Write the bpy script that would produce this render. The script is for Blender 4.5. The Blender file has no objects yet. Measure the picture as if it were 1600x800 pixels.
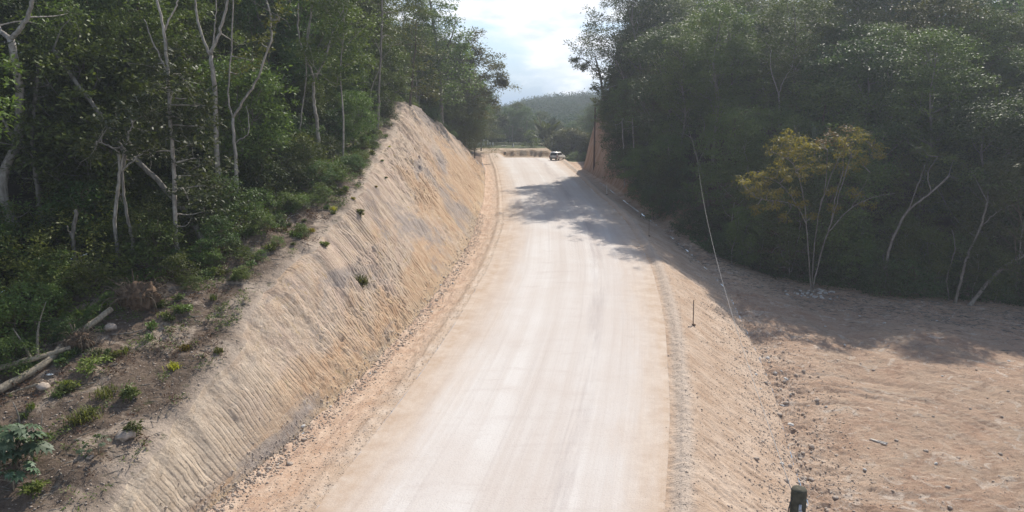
import bpy, math, random
import numpy as np
from mathutils import Vector
R = math.radians
SC = bpy.context.scene
COL = SC.collection

# ------------------------------------------------------------------ camera, sky, sun, exposure
CAMH = 16.0
PITCH = 10.4
FPX = 1142.0                                   # focal length in pixels of the 1600 px wide photo
SUN_EL, SUN_AZ = 43.0, 25.0                    # azimuth clockwise from +Y (straight ahead)
cam_d = bpy.data.cameras.new('camera'); cam = bpy.data.objects.new('camera', cam_d); COL.objects.link(cam)
cam_d.sensor_width = 36.0; cam_d.lens = 36.0 * FPX / 1600.0
cam_d.clip_start = 0.2; cam_d.clip_end = 3000
cam.location = (0, 0, CAMH); cam.rotation_euler = (R(90 - PITCH), 0, 0)
SC.camera = cam
SC.view_settings.view_transform = 'Standard'; SC.view_settings.look = 'None'
SC.view_settings.gamma = 1; SC.view_settings.use_curve_mapping = False
SC.view_settings.exposure = 0.50
SC.cycles.volume_step_rate = 4; SC.cycles.volume_max_steps = 32
SC.cycles.max_bounces = 6; SC.cycles.diffuse_bounces = 3; SC.cycles.glossy_bounces = 2
SC.cycles.transmission_bounces = 3; SC.cycles.transparent_max_bounces = 8; SC.cycles.volume_bounces = 0
SC.cycles.sample_clamp_indirect = 4; SC.cycles.use_adaptive_sampling = False
SC.cycles.use_denoising = True; SC.cycles.denoising_prefilter = 'ACCURATE'

w = bpy.data.worlds.new("World"); SC.world = w; w.use_nodes = True
N = w.node_tree.nodes; L = w.node_tree.links
for n in list(N): N.remove(n)
out = N.new('ShaderNodeOutputWorld'); bg = N.new('ShaderNodeBackground')
sky = N.new('ShaderNodeTexSky'); sky.sky_type = 'NISHITA'; sky.sun_disc = False
sky.sun_elevation = R(SUN_EL); sky.sun_rotation = R(SUN_AZ); sky.dust_density = .4; sky.air_density = 1.0
bg.inputs['Strength'].default_value = 0.085
tc = N.new('ShaderNodeTexCoord'); mp = N.new('ShaderNodeMapping'); mp.inputs['Scale'].default_value = (5, 5, 13)
mp.inputs['Location'].default_value = (0.35, 0.2, 0.15)
L.new(tc.outputs['Generated'], mp.inputs['Vector'])
nz = N.new('ShaderNodeTexNoise'); nz.inputs['Scale'].default_value = 1.6; nz.inputs['Detail'].default_value = 9; nz.inputs['Roughness'].default_value = .52
nz.inputs['Distortion'].default_value = .35
L.new(mp.outputs['Vector'], nz.inputs['Vector'])
sep = N.new('ShaderNodeSeparateXYZ'); L.new(tc.outputs['Generated'], sep.inputs[0])
# cloud cover: bluish gap just above the hills, then a bank of cloud, nearly all cloud higher up
rz = N.new('ShaderNodeValToRGB'); L.new(sep.outputs['Z'], rz.inputs['Fac'])
cr = rz.color_ramp; cr.elements[0].position = 0.0; cr.elements[0].color = (.35,)*3 + (1,)
cr.elements[1].position = .5; cr.elements[1].color = (.44,)*3 + (1,)
for p, v in ((.035, .38), (.06, .52), (.078, .64), (.11, .64), (.122, .50), (.135, .72), (.20, .70), (.30, .52)):
    e = cr.elements.new(p); e.color = (v, v, v, 1)
ad = N.new('ShaderNodeMath'); ad.operation = 'ADD'; L.new(nz.outputs['Fac'], ad.inputs[0]); L.new(rz.outputs['Color'], ad.inputs[1])
r2 = N.new('ShaderNodeMapRange'); r2.inputs['From Min'].default_value = .96; r2.inputs['From Max'].default_value = 1.16
L.new(ad.outputs[0], r2.inputs['Value'])
nz2 = N.new('ShaderNodeTexNoise'); nz2.inputs['Scale'].default_value = 4.0; nz2.inputs['Detail'].default_value = 7
L.new(mp.outputs['Vector'], nz2.inputs['Vector'])
ccol = N.new('ShaderNodeValToRGB'); L.new(nz2.outputs['Fac'], ccol.inputs['Fac'])
ccol.color_ramp.elements[0].position = .36; ccol.color_ramp.elements[0].color = (7.0, 7.8, 8.8, 1)
ccol.color_ramp.elements[1].position = .62; ccol.color_ramp.elements[1].color = (10.6, 10.6, 10.8, 1)
dim = N.new('ShaderNodeMix'); dim.data_type = 'RGBA'; dim.blend_type = 'MULTIPLY'; dim.inputs[0].default_value = 1
L.new(sky.outputs[0], dim.inputs[6]); dim.inputs[7].default_value = (.95, 1.0, 1.08, 1)
mx = N.new('ShaderNodeMix'); mx.data_type = 'RGBA'
lowb = N.new('ShaderNodeMapRange'); L.new(sep.outputs['Z'], lowb.inputs['Value']); lowb.inputs['From Min'].default_value = .03; lowb.inputs['From Max'].default_value = .13; lowb.inputs['To Min'].default_value = .95; lowb.inputs['To Max'].default_value = 0
mlow = N.new('ShaderNodeMix'); mlow.data_type = 'RGBA'; L.new(lowb.outputs[0], mlow.inputs[0]); L.new(dim.outputs[2], mlow.inputs[6]); mlow.inputs[7].default_value = (3.5, 4.7, 6.3, 1)
L.new(r2.outputs[0], mx.inputs[0]); L.new(mlow.outputs[2], mx.inputs[6]); L.new(ccol.outputs['Color'], mx.inputs[7])
L.new(mx.outputs[2], bg.inputs['Color']); L.new(bg.outputs[0], out.inputs['Surface'])

sd = bpy.data.lights.new('sun', 'SUN'); sun = bpy.data.objects.new('sun', sd); COL.objects.link(sun)
sd.energy = 4.4; sd.angle = R(.6); sd.color = (1, .935, .84)
SUNV = Vector((math.sin(R(SUN_AZ)) * math.cos(R(SUN_EL)), math.cos(R(SUN_AZ)) * math.cos(R(SUN_EL)), math.sin(R(SUN_EL))))
sun.rotation_euler = SUNV.to_track_quat('Z', 'Y').to_euler(); sun.location = (60, 80, 90)

# ------------------------------------------------------------------ noise
def _h(xi, yi, s):
    h = (xi.astype(np.int64) * 374761393 + yi.astype(np.int64) * 668265263 + s * 974634777) & 0xffffffff
    h = ((h ^ (h >> 13)) * 1274126177) & 0xffffffff
    h = h ^ (h >> 16)
    return h / 4294967295.0
def vn(x, y, s=0):
    x = np.asarray(x, float); y = np.asarray(y, float)
    xi = np.floor(x); yi = np.floor(y); fx = x - xi; fy = y - yi
    fx = fx * fx * fx * (fx * (fx * 6 - 15) + 10); fy = fy * fy * fy * (fy * (fy * 6 - 15) + 10)
    a = _h(xi, yi, s); b = _h(xi + 1, yi, s); c = _h(xi, yi + 1, s); d = _h(xi + 1, yi + 1, s)
    return (a + (b - a) * fx) * (1 - fy) + (c + (d - c) * fx) * fy
def fbm(x, y, o=4, s=0, g=.5):
    v = 0; a = 1; t = 0
    for i in range(o):
        v = v + a * (vn(x, y, s + i * 17) - .5) * 2; t += a; a *= g
        x = x * 2.03 + 5.1; y = y * 2.03 + 1.7
    return v / t
def sstep(a, b, x):
    t = np.clip((np.asarray(x, float) - a) / (b - a), 0, 1); return t * t * (3 - 2 * t)

# ------------------------------------------------------------------ terrain tables (metres, relative to the camera)
def tab(*p):
    a = np.array(p, float)
    def f(y):
        y = np.asarray(y, float)
        return (np.interp(y - 3, a[:, 0], a[:, 1]) + 2 * np.interp(y, a[:, 0], a[:, 1]) + np.interp(y + 3, a[:, 0], a[:, 1])) / 4
    return f
roadz = tab((-60, -20.3), (25, -14.4), (112, -8.3), (125, -7.75), (155, -7.7), (165, -7.8), (900, -8))
toeL = tab((-60, -30), (-20, -21), (10, -12.6), (20, -12.3), (25, -11.9), (27.6, -10.8), (32, -9.6), (40, -7.8), (47, -6.5), (57.6, -5.15), (71, -4.0), (93, -3.6), (124, -4.5), (140, -5.6), (165, -7), (900, -40))
cresth = tab((-60, 2), (15, 1.3), (22, 2.2), (26.5, 3.2), (33, 4.7), (40, 6), (58, 8.1), (75, 10.0), (86, 11.9), (93, 12.5), (100, 11.2), (110, 8.4), (120, 4.2), (128, 1.7), (150, 1.3), (900, 1.3))
crestd = tab((-60, 3), (15, .8), (20, .9), (26.5, 1.7), (33, 3.2), (40, 4.4), (58, 6.2), (75, 8.1), (92, 9.7), (100, 8.6), (110, 6.5), (120, 3.4), (128, 2.2), (165, 3), (900, 3))
roadL = tab((-60, -24), (-20, -16), (10, -10.3), (26, -7.3), (36, -5.3), (46.7, -3.6), (60, -1.9), (78, -.8), (100, -1.3), (125, -2.4), (150, -3.6), (165, -4.8), (900, -36))
roadR = tab((-60, -13), (-20, -4), (10, 2.2), (26, 5.9), (33, 7.6), (46.7, 10.1), (60, 11.7), (78, 12.4), (90, 11.8), (100, 10.9), (115, 10.2), (125, 9.7), (150, 9.8), (165, 9.8), (900, 30))
fillX = tab((-60, 0), (-20, 5), (10, 10), (25, 12.6), (33, 13.9), (44.5, 16.6), (65, 19.5), (75, 18.4), (83, 16.9), (95, 14.4), (110, 12.4), (120, 11.6), (130, 11.6), (165, 12), (900, 40))
fillZ = tab((-60, -20.5), (-20, -19), (10, -17.9), (25, -17.4), (33, -17.2), (44.5, -16.5), (65, -14.9), (75, -13.3), (83, -11.9), (95, -10), (105, -8.8), (120, -8), (165, -8.3), (900, -10))
edgeL = tab((-60, -30), (15, -25), (25, -23), (31, -21), (37, -18.2), (44, -15.4), (50, -14.2), (58, -13.6), (65, -13.6), (83, -14.6), (92, -14.2), (105, -12.8), (118, -9.6), (128, -9), (140, -12), (165, -16), (900, -60))
def edgeR(x): return np.interp(x, [0, 14, 20, 29, 45, 60, 200], [92, 88, 77, 69.5, 63, 58, 20])
def crestX(y):
    y = np.asarray(y, float); return toeL(y) - crestd(y) + (y < 122) * (.55 * fbm(y * .16, y * 0 + 2, 2, 81) + .28 * fbm(y * .9, y * 0 + 5, 3, 82))

def H(X, Y, detail=False):
    X, Y = np.broadcast_arrays(np.asarray(X, float), np.asarray(Y, float))
    zr = roadz(Y); tl = toeL(Y); cx = crestX(Y); rl = roadL(Y); rr = roadR(Y); fx = fillX(Y); fz = fillZ(Y)
    hc = cresth(Y) + (Y < 125) * .35 * fbm(Y * .22, Y * 0, 3, 83)
    # left bench and hill
    dl = np.maximum(cx - X, 0)
    farf = sstep(118, 135, Y)
    ZL = zr + hc + .10 * np.minimum(dl, 6) * np.interp(Y, [20, 40], [0, 1]) + .16 * np.maximum(dl - 8, 0) ** .95 * (1 - farf * .55)
    ZL = ZL - .5 * farf * np.minimum(dl, 4) * 0
    ZL = np.minimum(ZL, 14 + .04 * dl)
    ZL = ZL - .38 * np.exp(-dl / .7)
    bn = sstep(0, 2, dl)
    ZL = ZL + bn * (.35 * fbm(X * .35, Y * .35, 3, 3) + .9 * fbm(X * .08, Y * .08, 2, 9) * sstep(4, 14, dl))
    # cut face
    t = np.clip((tl - X) / np.maximum(tl - cx, .1), 0, 1)
    ZC = zr - .25 + (hc + .25) * t - .38 * np.exp(-(1 - t) * hc * 1.4 / .7)
    # shoulder
    s = np.clip((rl - X) / np.maximum(rl - tl, .1), 0, 1)
    ZS = zr - .25 * s - .15 * np.sin(s * math.pi)
    # road with crown
    rc = (rl + rr) / 2; hw = (rr - rl) / 2
    ZR = zr + .12 * (1 - ((X - rc) / hw) ** 2)
    # windrow then fill slope
    b = X - rr
    ZB = zr + .16 * np.exp(-((b - .7) / .35) ** 2)
    t2 = np.clip((X - rr - 1.3) / np.maximum(fx - rr - 1.3, .1), 0, 1)
    ZF = ZB + (fz - zr) * (t2 * .85 + .15 * (1 - (1 - t2) ** 2))
    # right low ground / natural hill
    dr = np.maximum(X - fx, 0)
    zlow = fz + (np.interp(Y, [-60, 25, 60, 76], [-19.5, -17.3, -16.2, -15]) - fz) * sstep(0, 9, dr) * (1 - sstep(76, 88, Y))
    e = np.maximum(Y - edgeR(X), 0)
    hill = 1.0 * np.minimum(e, 6) * .12 + .46 * np.maximum(e - 4, 0) ** 1.0
    hill = 46 * (1 - np.exp(-hill / 46))
    k88 = sstep(84, 98, Y)
    NR = zlow * (1 - k88) + np.minimum(zlow, -11.5) * k88 + hill
    NR = NR * (1 - k88) + np.maximum(NR, fz - .5) * k88
    NR = fz + (NR - fz) * sstep(0, 3.5, dr)
    NR2 = fz + (NR - fz) * sstep(0, 1, dr / np.maximum(.34 * np.maximum(NR - fz, 1), 1.5))
    k = sstep(84, 102, Y + 3 * fbm(X * .3, Y * .25, 2, 71))
    NR = NR * (1 - k) + NR2 * k
    k2 = sstep(126, 131, Y)
    side = sstep(0, 1, (X - (.112 * Y + 1)) / 5)
    NR3 = -8.6 + (NR + 8.6) * side
    NR = NR * (1 - k2) + NR3 * k2
    NR = NR + sstep(1, 6, dr) * (.18 * fbm(X * .3, Y * .3, 3, 21) + .8 * fbm(X * .07, Y * .07, 2, 22) * sstep(0, 10, e))
    Z = np.where(X < cx, ZL, np.where(X < tl, ZC, np.where(X < rl, ZS, np.where(X < rr, ZR, np.where(X < fx, ZF, NR)))))
    # beyond the crest of the road: berm, plateau, valley, far hill
    wob_ = 2.6 * fbm(X * .30, Y * .02, 4, 31, .65)
    kb = sstep(163, 165.5, Y + wob_) * sstep(-3.2, -1.2, X); ka = sstep(146, 169, Y) * (1 - sstep(-3.2, -1.2, X))
    kp = (kb + ka) * (1 - sstep(8.0, 10.5, X + .5 * fbm(Y * .6, X * 0, 2, 33)))
    pl = -6.2 + .12 * fbm(X * .2, Y * .2, 2, 5) + .35 * fbm(X * .5, Y * .3, 3, 6) * np.exp(-((Y - 167) / 4) ** 2)
    kleft = sstep(-26, -12, X)
    Z = Z * (1 - kp * kleft) + pl * kp * kleft
    kr = sstep(163, 175, Y) * sstep(10, 13, X) * (1 - side)
    Z = Z * (1 - kr) + (-9.5) * kr
    kv = sstep(225, 270, Y)
    far = -13 + (12.5 + .16 * np.clip(X, -40, 90) + 1.6 * np.sin(X * .05 + .6)) * sstep(285, 520, Y) + 5 * fbm(X * .02, Y * .012, 3, 41)
    Z = Z * (1 - kv) + far * kv
    if detail:
        # scraper grooves and rills on the cut face
        on = sstep(0, .06, t) * (1 - sstep(.95, 1.0, t)) * (X < tl) * (Y < 135)
        amp = np.clip(vn(Y * .09 + 3, t * 2.2 + Y * .02, 51) * 1.9 - .35, .12, 1)
        ph = Y + .5 * t + .07 * fbm(Y * .35, t * 2.0, 2, 52)
        pitch = .26
        fr = (ph / pitch) % 1
        groove = np.where(fr < .72, fr / .72, (1 - fr) / .28)
        rill = np.abs(fbm(Y * .85, t * 2.2, 4, 53, .6))
        SL = t * hc * 1.38; rock = fbm(Y * 1.5, SL * 1.1, 5, 54, .65)
        orange = sstep(.42, .62, vn(Y * .07 + 9, t * 1.6 - Y * .015, 55))
        calm = np.interp(Y, [24, 30, 46], [.25, .35, 1]); orange = orange * calm; rock = rock * calm; rill = rill * calm; amp = amp + .45 * (1 - calm)
        Z = Z + on * ((.055) * groove * np.minimum(amp, 1) ** 2 * (1 - .8 * orange) - .20 * rill * (.05 + orange) + .34 * rock * (.22 + orange) + .12 * np.maximum(fbm(Y * 3.2, SL * 2.8, 3, 86), .1) * (.3 + orange) + .22 * sstep(.5, .62, vn(Y * .5, t * 5, 84)) * fbm(Y * 1.3, SL, 3, 85) + .35 * fbm(Y * .13, t * 1.5, 2, 56))
        # benches of soil on top
        Z = Z + bn * (Y < 140) * (dl < 14) * (.14 * fbm(X * 1.1, Y * 1.1, 4, 61, .6))
        # shoulder: windrow and loose soil
        onS = ((X >= tl) & (X < rl)) * (Y < 160)
        Z = Z + onS * (.07 * fbm(X * 1.6, Y * .55, 4, 62, .6) + .13 * np.exp(-((s - .2) / .09) ** 2) * (.6 + .6 * vn(X, Y * .7, 8)) + .25 * np.exp(-((1 - s) / .06) ** 2) * vn(X * 3, Y * 2.2, 7))
        # road: shallow wheel ruts
        onR = (X >= rl) & (X < rr)
        Z = Z + onR * .015 * fbm((X - rc) * 1.6, Y * .05, 3, 63)
        # fill slope: scrape lines running down it
        onF = (X >= rr + 1.2) & (X < fx) & (Y < 110)
        Z = Z + onF * sstep(0, .1, t2) * (.07 * fbm((Y + X * .55) * 2.2, X * .35, 3, 64, .6) + .05 * fbm(X * 3, Y * 3, 3, 65))
        Z = Z + ((X >= rr) & (X < rr + 1.3)) * .05 * fbm(X * 4, Y * 3, 2, 66)
        # clearing
        onC = (X >= fx) & (Y < 100) & (e < 8)
        lump = np.exp(-((X - fx - 1.2) / 2.2) ** 2)
        r1 = np.hypot(X - 19.5, Y - 36.5); trk = 0
        for rad in (5.2, 7.0, 8.0, 9.8):
            trk = trk + np.exp(-((r1 - rad - .3 * fbm(X * .2, Y * .2, 2, 67)) / .22) ** 2)
        Z = Z + onC * (.10 * fbm(X * 1.5, Y * 1.5, 5, 68, .7) + .07 * fbm(X * 3.1, Y * 3.1, 4, 69, .7) + lump * .2 * fbm(X * 2, Y * 2, 3, 70, .7)
                       - .09 * trk * (X > 17) * (Y < 58))
    return Z + CAMH

def h(x, y): return float(H(x, y))
_p = R(PITCH); CP, SP = math.cos(_p), math.sin(_p)
def ray(px, py):
    u = (px - 800) / FPX; v = (400 - py) / FPX
    return np.array([u, CP + v * SP, -SP + v * CP])
def at(px, py, Y):
    d = ray(px, py); t = Y / d[1]; return np.array([d[0] * t, Y, CAMH + d[2] * t])
def gp(px, py):
    d = ray(px, py); t = np.arange(14, 600, .12)
    P = d[None] * t[:, None]; g = H(P[:, 0], P[:, 1], True)
    k = np.argmax(g >= P[:, 2] + CAMH); return np.array([P[k, 0], P[k, 1], g[k]])

# ------------------------------------------------------------------ materials
def mat(name, rough=.9, spec=.2):
    m = bpy.data.materials.new(name); m.use_nodes = True
    b = m.node_tree.nodes['Principled BSDF']; b.inputs['Roughness'].default_value = rough
    b.inputs['Specular IOR Level'].default_value = spec
    return m, m.node_tree.nodes, m.node_tree.links, b
def plain(name, c, rough=.8, spec=.3, metal=0, var=.25, scale=6, bump=.0):
    m, n, l, b = mat(name, rough, spec); b.inputs['Metallic'].default_value = metal
    t = n.new('ShaderNodeTexCoord'); z = n.new('ShaderNodeTexNoise'); z.inputs['Scale'].default_value = scale; z.inputs['Detail'].default_value = 5
    l.new(t.outputs['Object'], z.inputs['Vector'])
    rp = n.new('ShaderNodeValToRGB'); l.new(z.outputs['Fac'], rp.inputs['Fac'])
    rp.color_ramp.elements[0].position = .3; rp.color_ramp.elements[1].position = .7
    rp.color_ramp.elements[0].color = tuple(x * (1 - var) for x in c) + (1,)
    rp.color_ramp.elements[1].color = tuple(min(1, x * (1 + var)) for x in c) + (1,)
    l.new(rp.outputs[0], b.inputs['Base Color'])
    if bump:
        bp = n.new('ShaderNodeBump'); bp.inputs['Strength'].default_value = .6; bp.inputs['Distance'].default_value = bump
        l.new(z.outputs['Fac'], bp.inputs['Height']); l.new(bp.outputs[0], b.inputs['Normal'])
    return m

class G:                                        # small node-graph helper
    def __init__(s, m, n, l): s.n, s.l = n, l
    def noise(s, vec, scale, detail=5, rough=.55, dist=0):
        z = s.n.new('ShaderNodeTexNoise'); z.inputs['Scale'].default_value = scale; z.inputs['Detail'].default_value = detail
        z.inputs['Roughness'].default_value = rough; z.inputs['Distortion'].default_value = dist; s.l.new(vec, z.inputs['Vector']); return z.outputs['Fac']
    def map(s, vec, sc, rot=(0, 0, 0), loc=(0, 0, 0)):
        z = s.n.new('ShaderNodeMapping'); z.inputs['Scale'].default_value = sc; z.inputs['Rotation'].default_value = rot; z.inputs['Location'].default_value = loc
        s.l.new(vec, z.inputs['Vector']); return z.outputs[0]
    def rng(s, v, a, b, c=0, d=1):
        z = s.n.new('ShaderNodeMapRange'); z.inputs['From Min'].default_value = a; z.inputs['From Max'].default_value = b
        z.inputs['To Min'].default_value = c; z.inputs['To Max'].default_value = d; s.l.new(v, z.inputs['Value']); return z.outputs[0]
    def mix(s, f, a, b, mode='MIX'):
        z = s.n.new('ShaderNodeMix'); z.data_type = 'RGBA'; z.blend_type = mode
        for sock, v in ((z.inputs[0], f), (z.inputs[6], a), (z.inputs[7], b)):
            if isinstance(v, (int, float)): sock.default_value = v
            elif isinstance(v, tuple): sock.default_value = v + (1,) if len(v) == 3 else v
            else: s.l.new(v, sock)
        return z.outputs[2]
    def math(s, op, a, b=None):
        z = s.n.new('ShaderNodeMath'); z.operation = op
        for i, v in enumerate((a, b)):
            if v is None: continue
            if isinstance(v, (int, float)): z.inputs[i].default_value = v
            else: s.l.new(v, z.inputs[i])
        return z.outputs[0]
    def bump(s, hgt, dist, strength=1, prev=None):
        z = s.n.new('ShaderNodeBump'); z.inputs['Strength'].default_value = strength; z.inputs['Distance'].default_value = dist
        s.l.new(hgt, z.inputs['Height'])
        if prev is not None: s.l.new(prev, z.inputs['Normal'])
        return z.outputs[0]
    def uv(s):
        z = s.n.new('ShaderNodeUVMap'); z.uv_map = 'UVMap'; return z.outputs[0]
    def pos(s):
        z = s.n.new('ShaderNodeNewGeometry'); return z.outputs['Position']
    def sepx(s, v, i):
        z = s.n.new('ShaderNodeSeparateXYZ'); s.l.new(v, z.inputs[0]); return z.outputs[i]

def m_cut():
    m, n, l, b = mat('cut_earth', .95, .1); g = G(m, n, l); uv = g.uv(); P = g.pos()
    # uv: x = fraction up the face, y = metres along the road
    big = g.noise(g.map(uv, (1.3, .085, 1)), 1.0, 7, .68, .5)
    big2 = g.noise(g.map(uv, (1.9, .10, 1), loc=(3, 5, 0)), 1.0, 7, .68, .6)
    fine = g.noise(g.map(uv, (9, 1.7, 1)), 1.0, 8, .74, .4)
    streak = g.noise(g.map(uv, (5.5, 4.2, 1)), 1.0, 7, .7, .3)
    mott = g.noise(P, 1.9, 8, .72)
    v = g.sepx(uv, 1); u = g.sepx(uv, 0)
    groove = g.math('FRACT', g.math('DIVIDE', g.math('ADD', g.math('ADD', v, g.math('MULTIPLY', u, .5)), g.math('MULTIPLY', g.noise(g.map(uv, (2.5, .5, 1)), 1.0, 3), .20)), .26))
    gmask = g.rng(g.noise(g.map(uv, (1.4, .07, 1), loc=(9, 2, 0)), 1.0, 4, .6), .40, .56)
    c = g.mix(g.rng(mott, .35, .65), (.42, .32, .235), (.61, .50, .395))                 # pale beige weathered rock
    pinkish = g.mix(g.rng(g.noise(P, .5, 6, .7), .45, .6, 0, .5), c, (.50, .37, .30)); c = pinkish
    # orange clay, stronger in the lower half and on the far part of the face
    ob = g.math('ADD', big, g.math('MULTIPLY', g.math('SUBTRACT', .42, u), .26)); ob = g.math('ADD', ob, g.rng(v, 55, 95, 0, .05))
    c = g.mix(g.rng(ob, .44, .55, 0, .95), c, g.mix(g.rng(fine, .35, .65), (.40, .245, .145), (.60, .45, .31)))
    c = g.mix(g.rng(big2, .51, .59, 0, .9), c, g.mix(g.rng(fine, .35, .65), (.23, .195, .175), (.43, .375, .335)))
    c = g.mix(g.math('MULTIPLY', g.rng(mott, .52, .6), g.rng(fine, .5, .6)), c, (.45, .33, .185))
    c = g.mix(g.rng(streak, .54, .70, 0, .5), c, (.34, .235, .165))
    wash = g.rng(g.math('ADD', g.noise(g.map(uv, (.7, 1.1, 1), loc=(1, 4, 0)), 1.0, 6, .7), g.math('MULTIPLY', u, .22)), .70, .84, 0, .5); c = g.mix(wash, c, (.215, .16, .125))
    c = g.mix(g.rng(g.noise(P, 8, 6, .75), .54, .68, 0, .5), c, (.30, .21, .155))
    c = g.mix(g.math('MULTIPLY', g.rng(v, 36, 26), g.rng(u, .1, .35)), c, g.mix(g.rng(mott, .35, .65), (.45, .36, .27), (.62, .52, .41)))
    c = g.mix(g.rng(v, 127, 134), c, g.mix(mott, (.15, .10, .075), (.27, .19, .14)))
    low = g.rng(g.math('ADD', u, g.math('MULTIPLY', g.noise(P, .8, 5, .7), .3)), .14, .28, 1, 0)
    c = g.mix(g.math('MULTIPLY', low, .7), c, g.mix(g.rng(mott, .4, .6), (.48, .33, .195), (.62, .50, .35)))
    l.new(c, b.inputs['Base Color'])
    bp = g.bump(fine, .12, .8); bp = g.bump(streak, .06, .6, bp); bp = g.bump(g.noise(P, 5, 8, .75), .13, .9, bp)
    bp = g.bump(g.math('MULTIPLY', g.rng(g.math('PINGPONG', groove, .5), 0, .3), gmask), .06, .8, bp)
    l.new(bp, b.inputs['Normal']); return m
def m_road():
    m, n, l, b = mat('road_gravel', .95, .1); g = G(m, n, l); uv = g.uv(); P = g.pos()
    # uv: x = metres from the centre line, y = metres along
    mot = g.noise(P, .9, 7, .72)
    EDGE = g.mix(g.rng(mot, .38, .62), (.47, .35, .255), (.575, .475, .385))
    trk = g.noise(g.map(uv, (.55, .012, 1)), 1.0, 5, .6, .25)
    trk2 = g.noise(g.map(uv, (2.6, .02, 1), loc=(7, 0, 0)), 1.0, 4, .6, .1)
    blot = g.noise(P, .23, 5, .6)
    tr3 = g.noise(g.map(uv, (.25, 1.3, 1)), 1.0, 6, .7, .5)
    c = g.mix(g.rng(trk, .40, .62), (.565, .51, .465), (.645, .61, .575))
    c = g.mix(g.rng(blot, .42, .66, 0, .4), c, (.53, .455, .40))
    c = g.mix(g.rng(trk2, .56, .74, 0, .4), c, (.43, .375, .35))
    c = g.mix(g.rng(tr3, .54, .7, 0, .3), c, (.46, .39, .35))
    x = g.sepx(uv, 0); en = g.math('ADD', g.math('MULTIPLY', g.noise(g.map(uv, (.5, .09, 1)), 1.0, 7, .7), 4.5), g.math('MULTIPLY', mot, 1.2))
    c = g.mix(g.rng(g.math('ADD', g.math('ABSOLUTE', g.math('ADD', x, -.2)), en), 6.6, 9.2, 0, .95), c, EDGE)
    wheel = g.math('ABSOLUTE', g.math('SUBTRACT', g.math('ADD', x, g.math('MULTIPLY', g.noise(g.map(uv, (.01, .04, 1)), 1.0, 2), 2.4)), 3.6))
    c = g.mix(g.math('MULTIPLY', g.rng(wheel, .75, .2), g.rng(g.noise(g.map(uv, (1, .08, 1)), 1.2, 5, .7), .42, .62, 0, .55)), c, (.40, .35, .33))
    c = g.mix(g.rng(g.noise(P, 14, 4, .7), .5, .75, 0, .35), c, (.33, .28, .25))
    l.new(c, b.inputs['Base Color'])
    bp = g.bump(g.noise(P, 12, 5, .7), .03, .6); bp = g.bump(trk2, .05, .5, bp); l.new(bp, b.inputs['Normal']); return m
def m_shoulder():
    m, n, l, b = mat('shoulder_earth', .95, .1); g = G(m, n, l); uv = g.uv(); P = g.pos()
    st = g.noise(g.map(uv, (1.3, .16, 1)), 1.6, 6, .65, .4); mo = g.noise(P, 1.1, 6, .65)
    mot = g.noise(P, .9, 7, .72); x = g.sepx(uv, 0)
    c = g.mix(g.rng(mo, .35, .65), (.45, .30, .205), (.60, .455, .34))
    c = g.mix(g.rng(st, .5, .62, 0, .7), c, (.38, .255, .185))
    c = g.mix(g.rng(g.math('ADD', x, g.math('MULTIPLY', st, 1.6)), -.9, .5), c, g.mix(g.rng(mot, .38, .62), (.47, .35, .255), (.575, .475, .385)))
    c = g.mix(g.rng(g.noise(P, 8, 5, .7), .52, .68, 0, .5), c, (.56, .47, .38))
    l.new(c, b.inputs['Base Color'])
    bp = g.bump(g.noise(P, 6, 6, .7), .07, .8); bp = g.bump(st, .12, .6, bp); l.new(bp, b.inputs['Normal']); return m
def m_fill():
    m, n, l, b = mat('fill_earth', .95, .1); g = G(m, n, l); uv = g.uv(); P = g.pos()
    st = g.noise(g.map(P, (.5, 3.2, .5), rot=(0, 0, .5)), 1.0, 5, .65, .3); mo = g.noise(P, .55, 6, .62)
    c = g.mix(g.rng(mo, .35, .65), (.43, .305, .215), (.55, .43, .33))
    c = g.mix(g.rng(st, .52, .7, 0, .65), c, (.28, .19, .13))
    c = g.mix(g.rng(g.noise(P, 11, 5, .7), .55, .7, 0, .6), c, (.55, .47, .39))
    c = g.mix(g.rng(g.noise(P, 5, 5, .7), .56, .7, 0, .5), c, (.25, .17, .125))
    x = g.sepx(uv, 0)                                                                       # 0..1 over the gravel windrow
    c = g.mix(g.math('MULTIPLY', g.rng(x, .9, 1.25, .7, 0), g.rng(x, .1, .4)), c, g.mix(g.rng(g.noise(P, 16, 5, .85), .35, .65), (.36, .29, .235), (.60, .52, .44)))
    l.new(c, b.inputs['Base Color'])
    bp = g.bump(g.noise(P, 9, 6, .7), .07, .8); bp = g.bump(st, .10, .7, bp); l.new(bp, b.inputs['Normal']); return m
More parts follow.
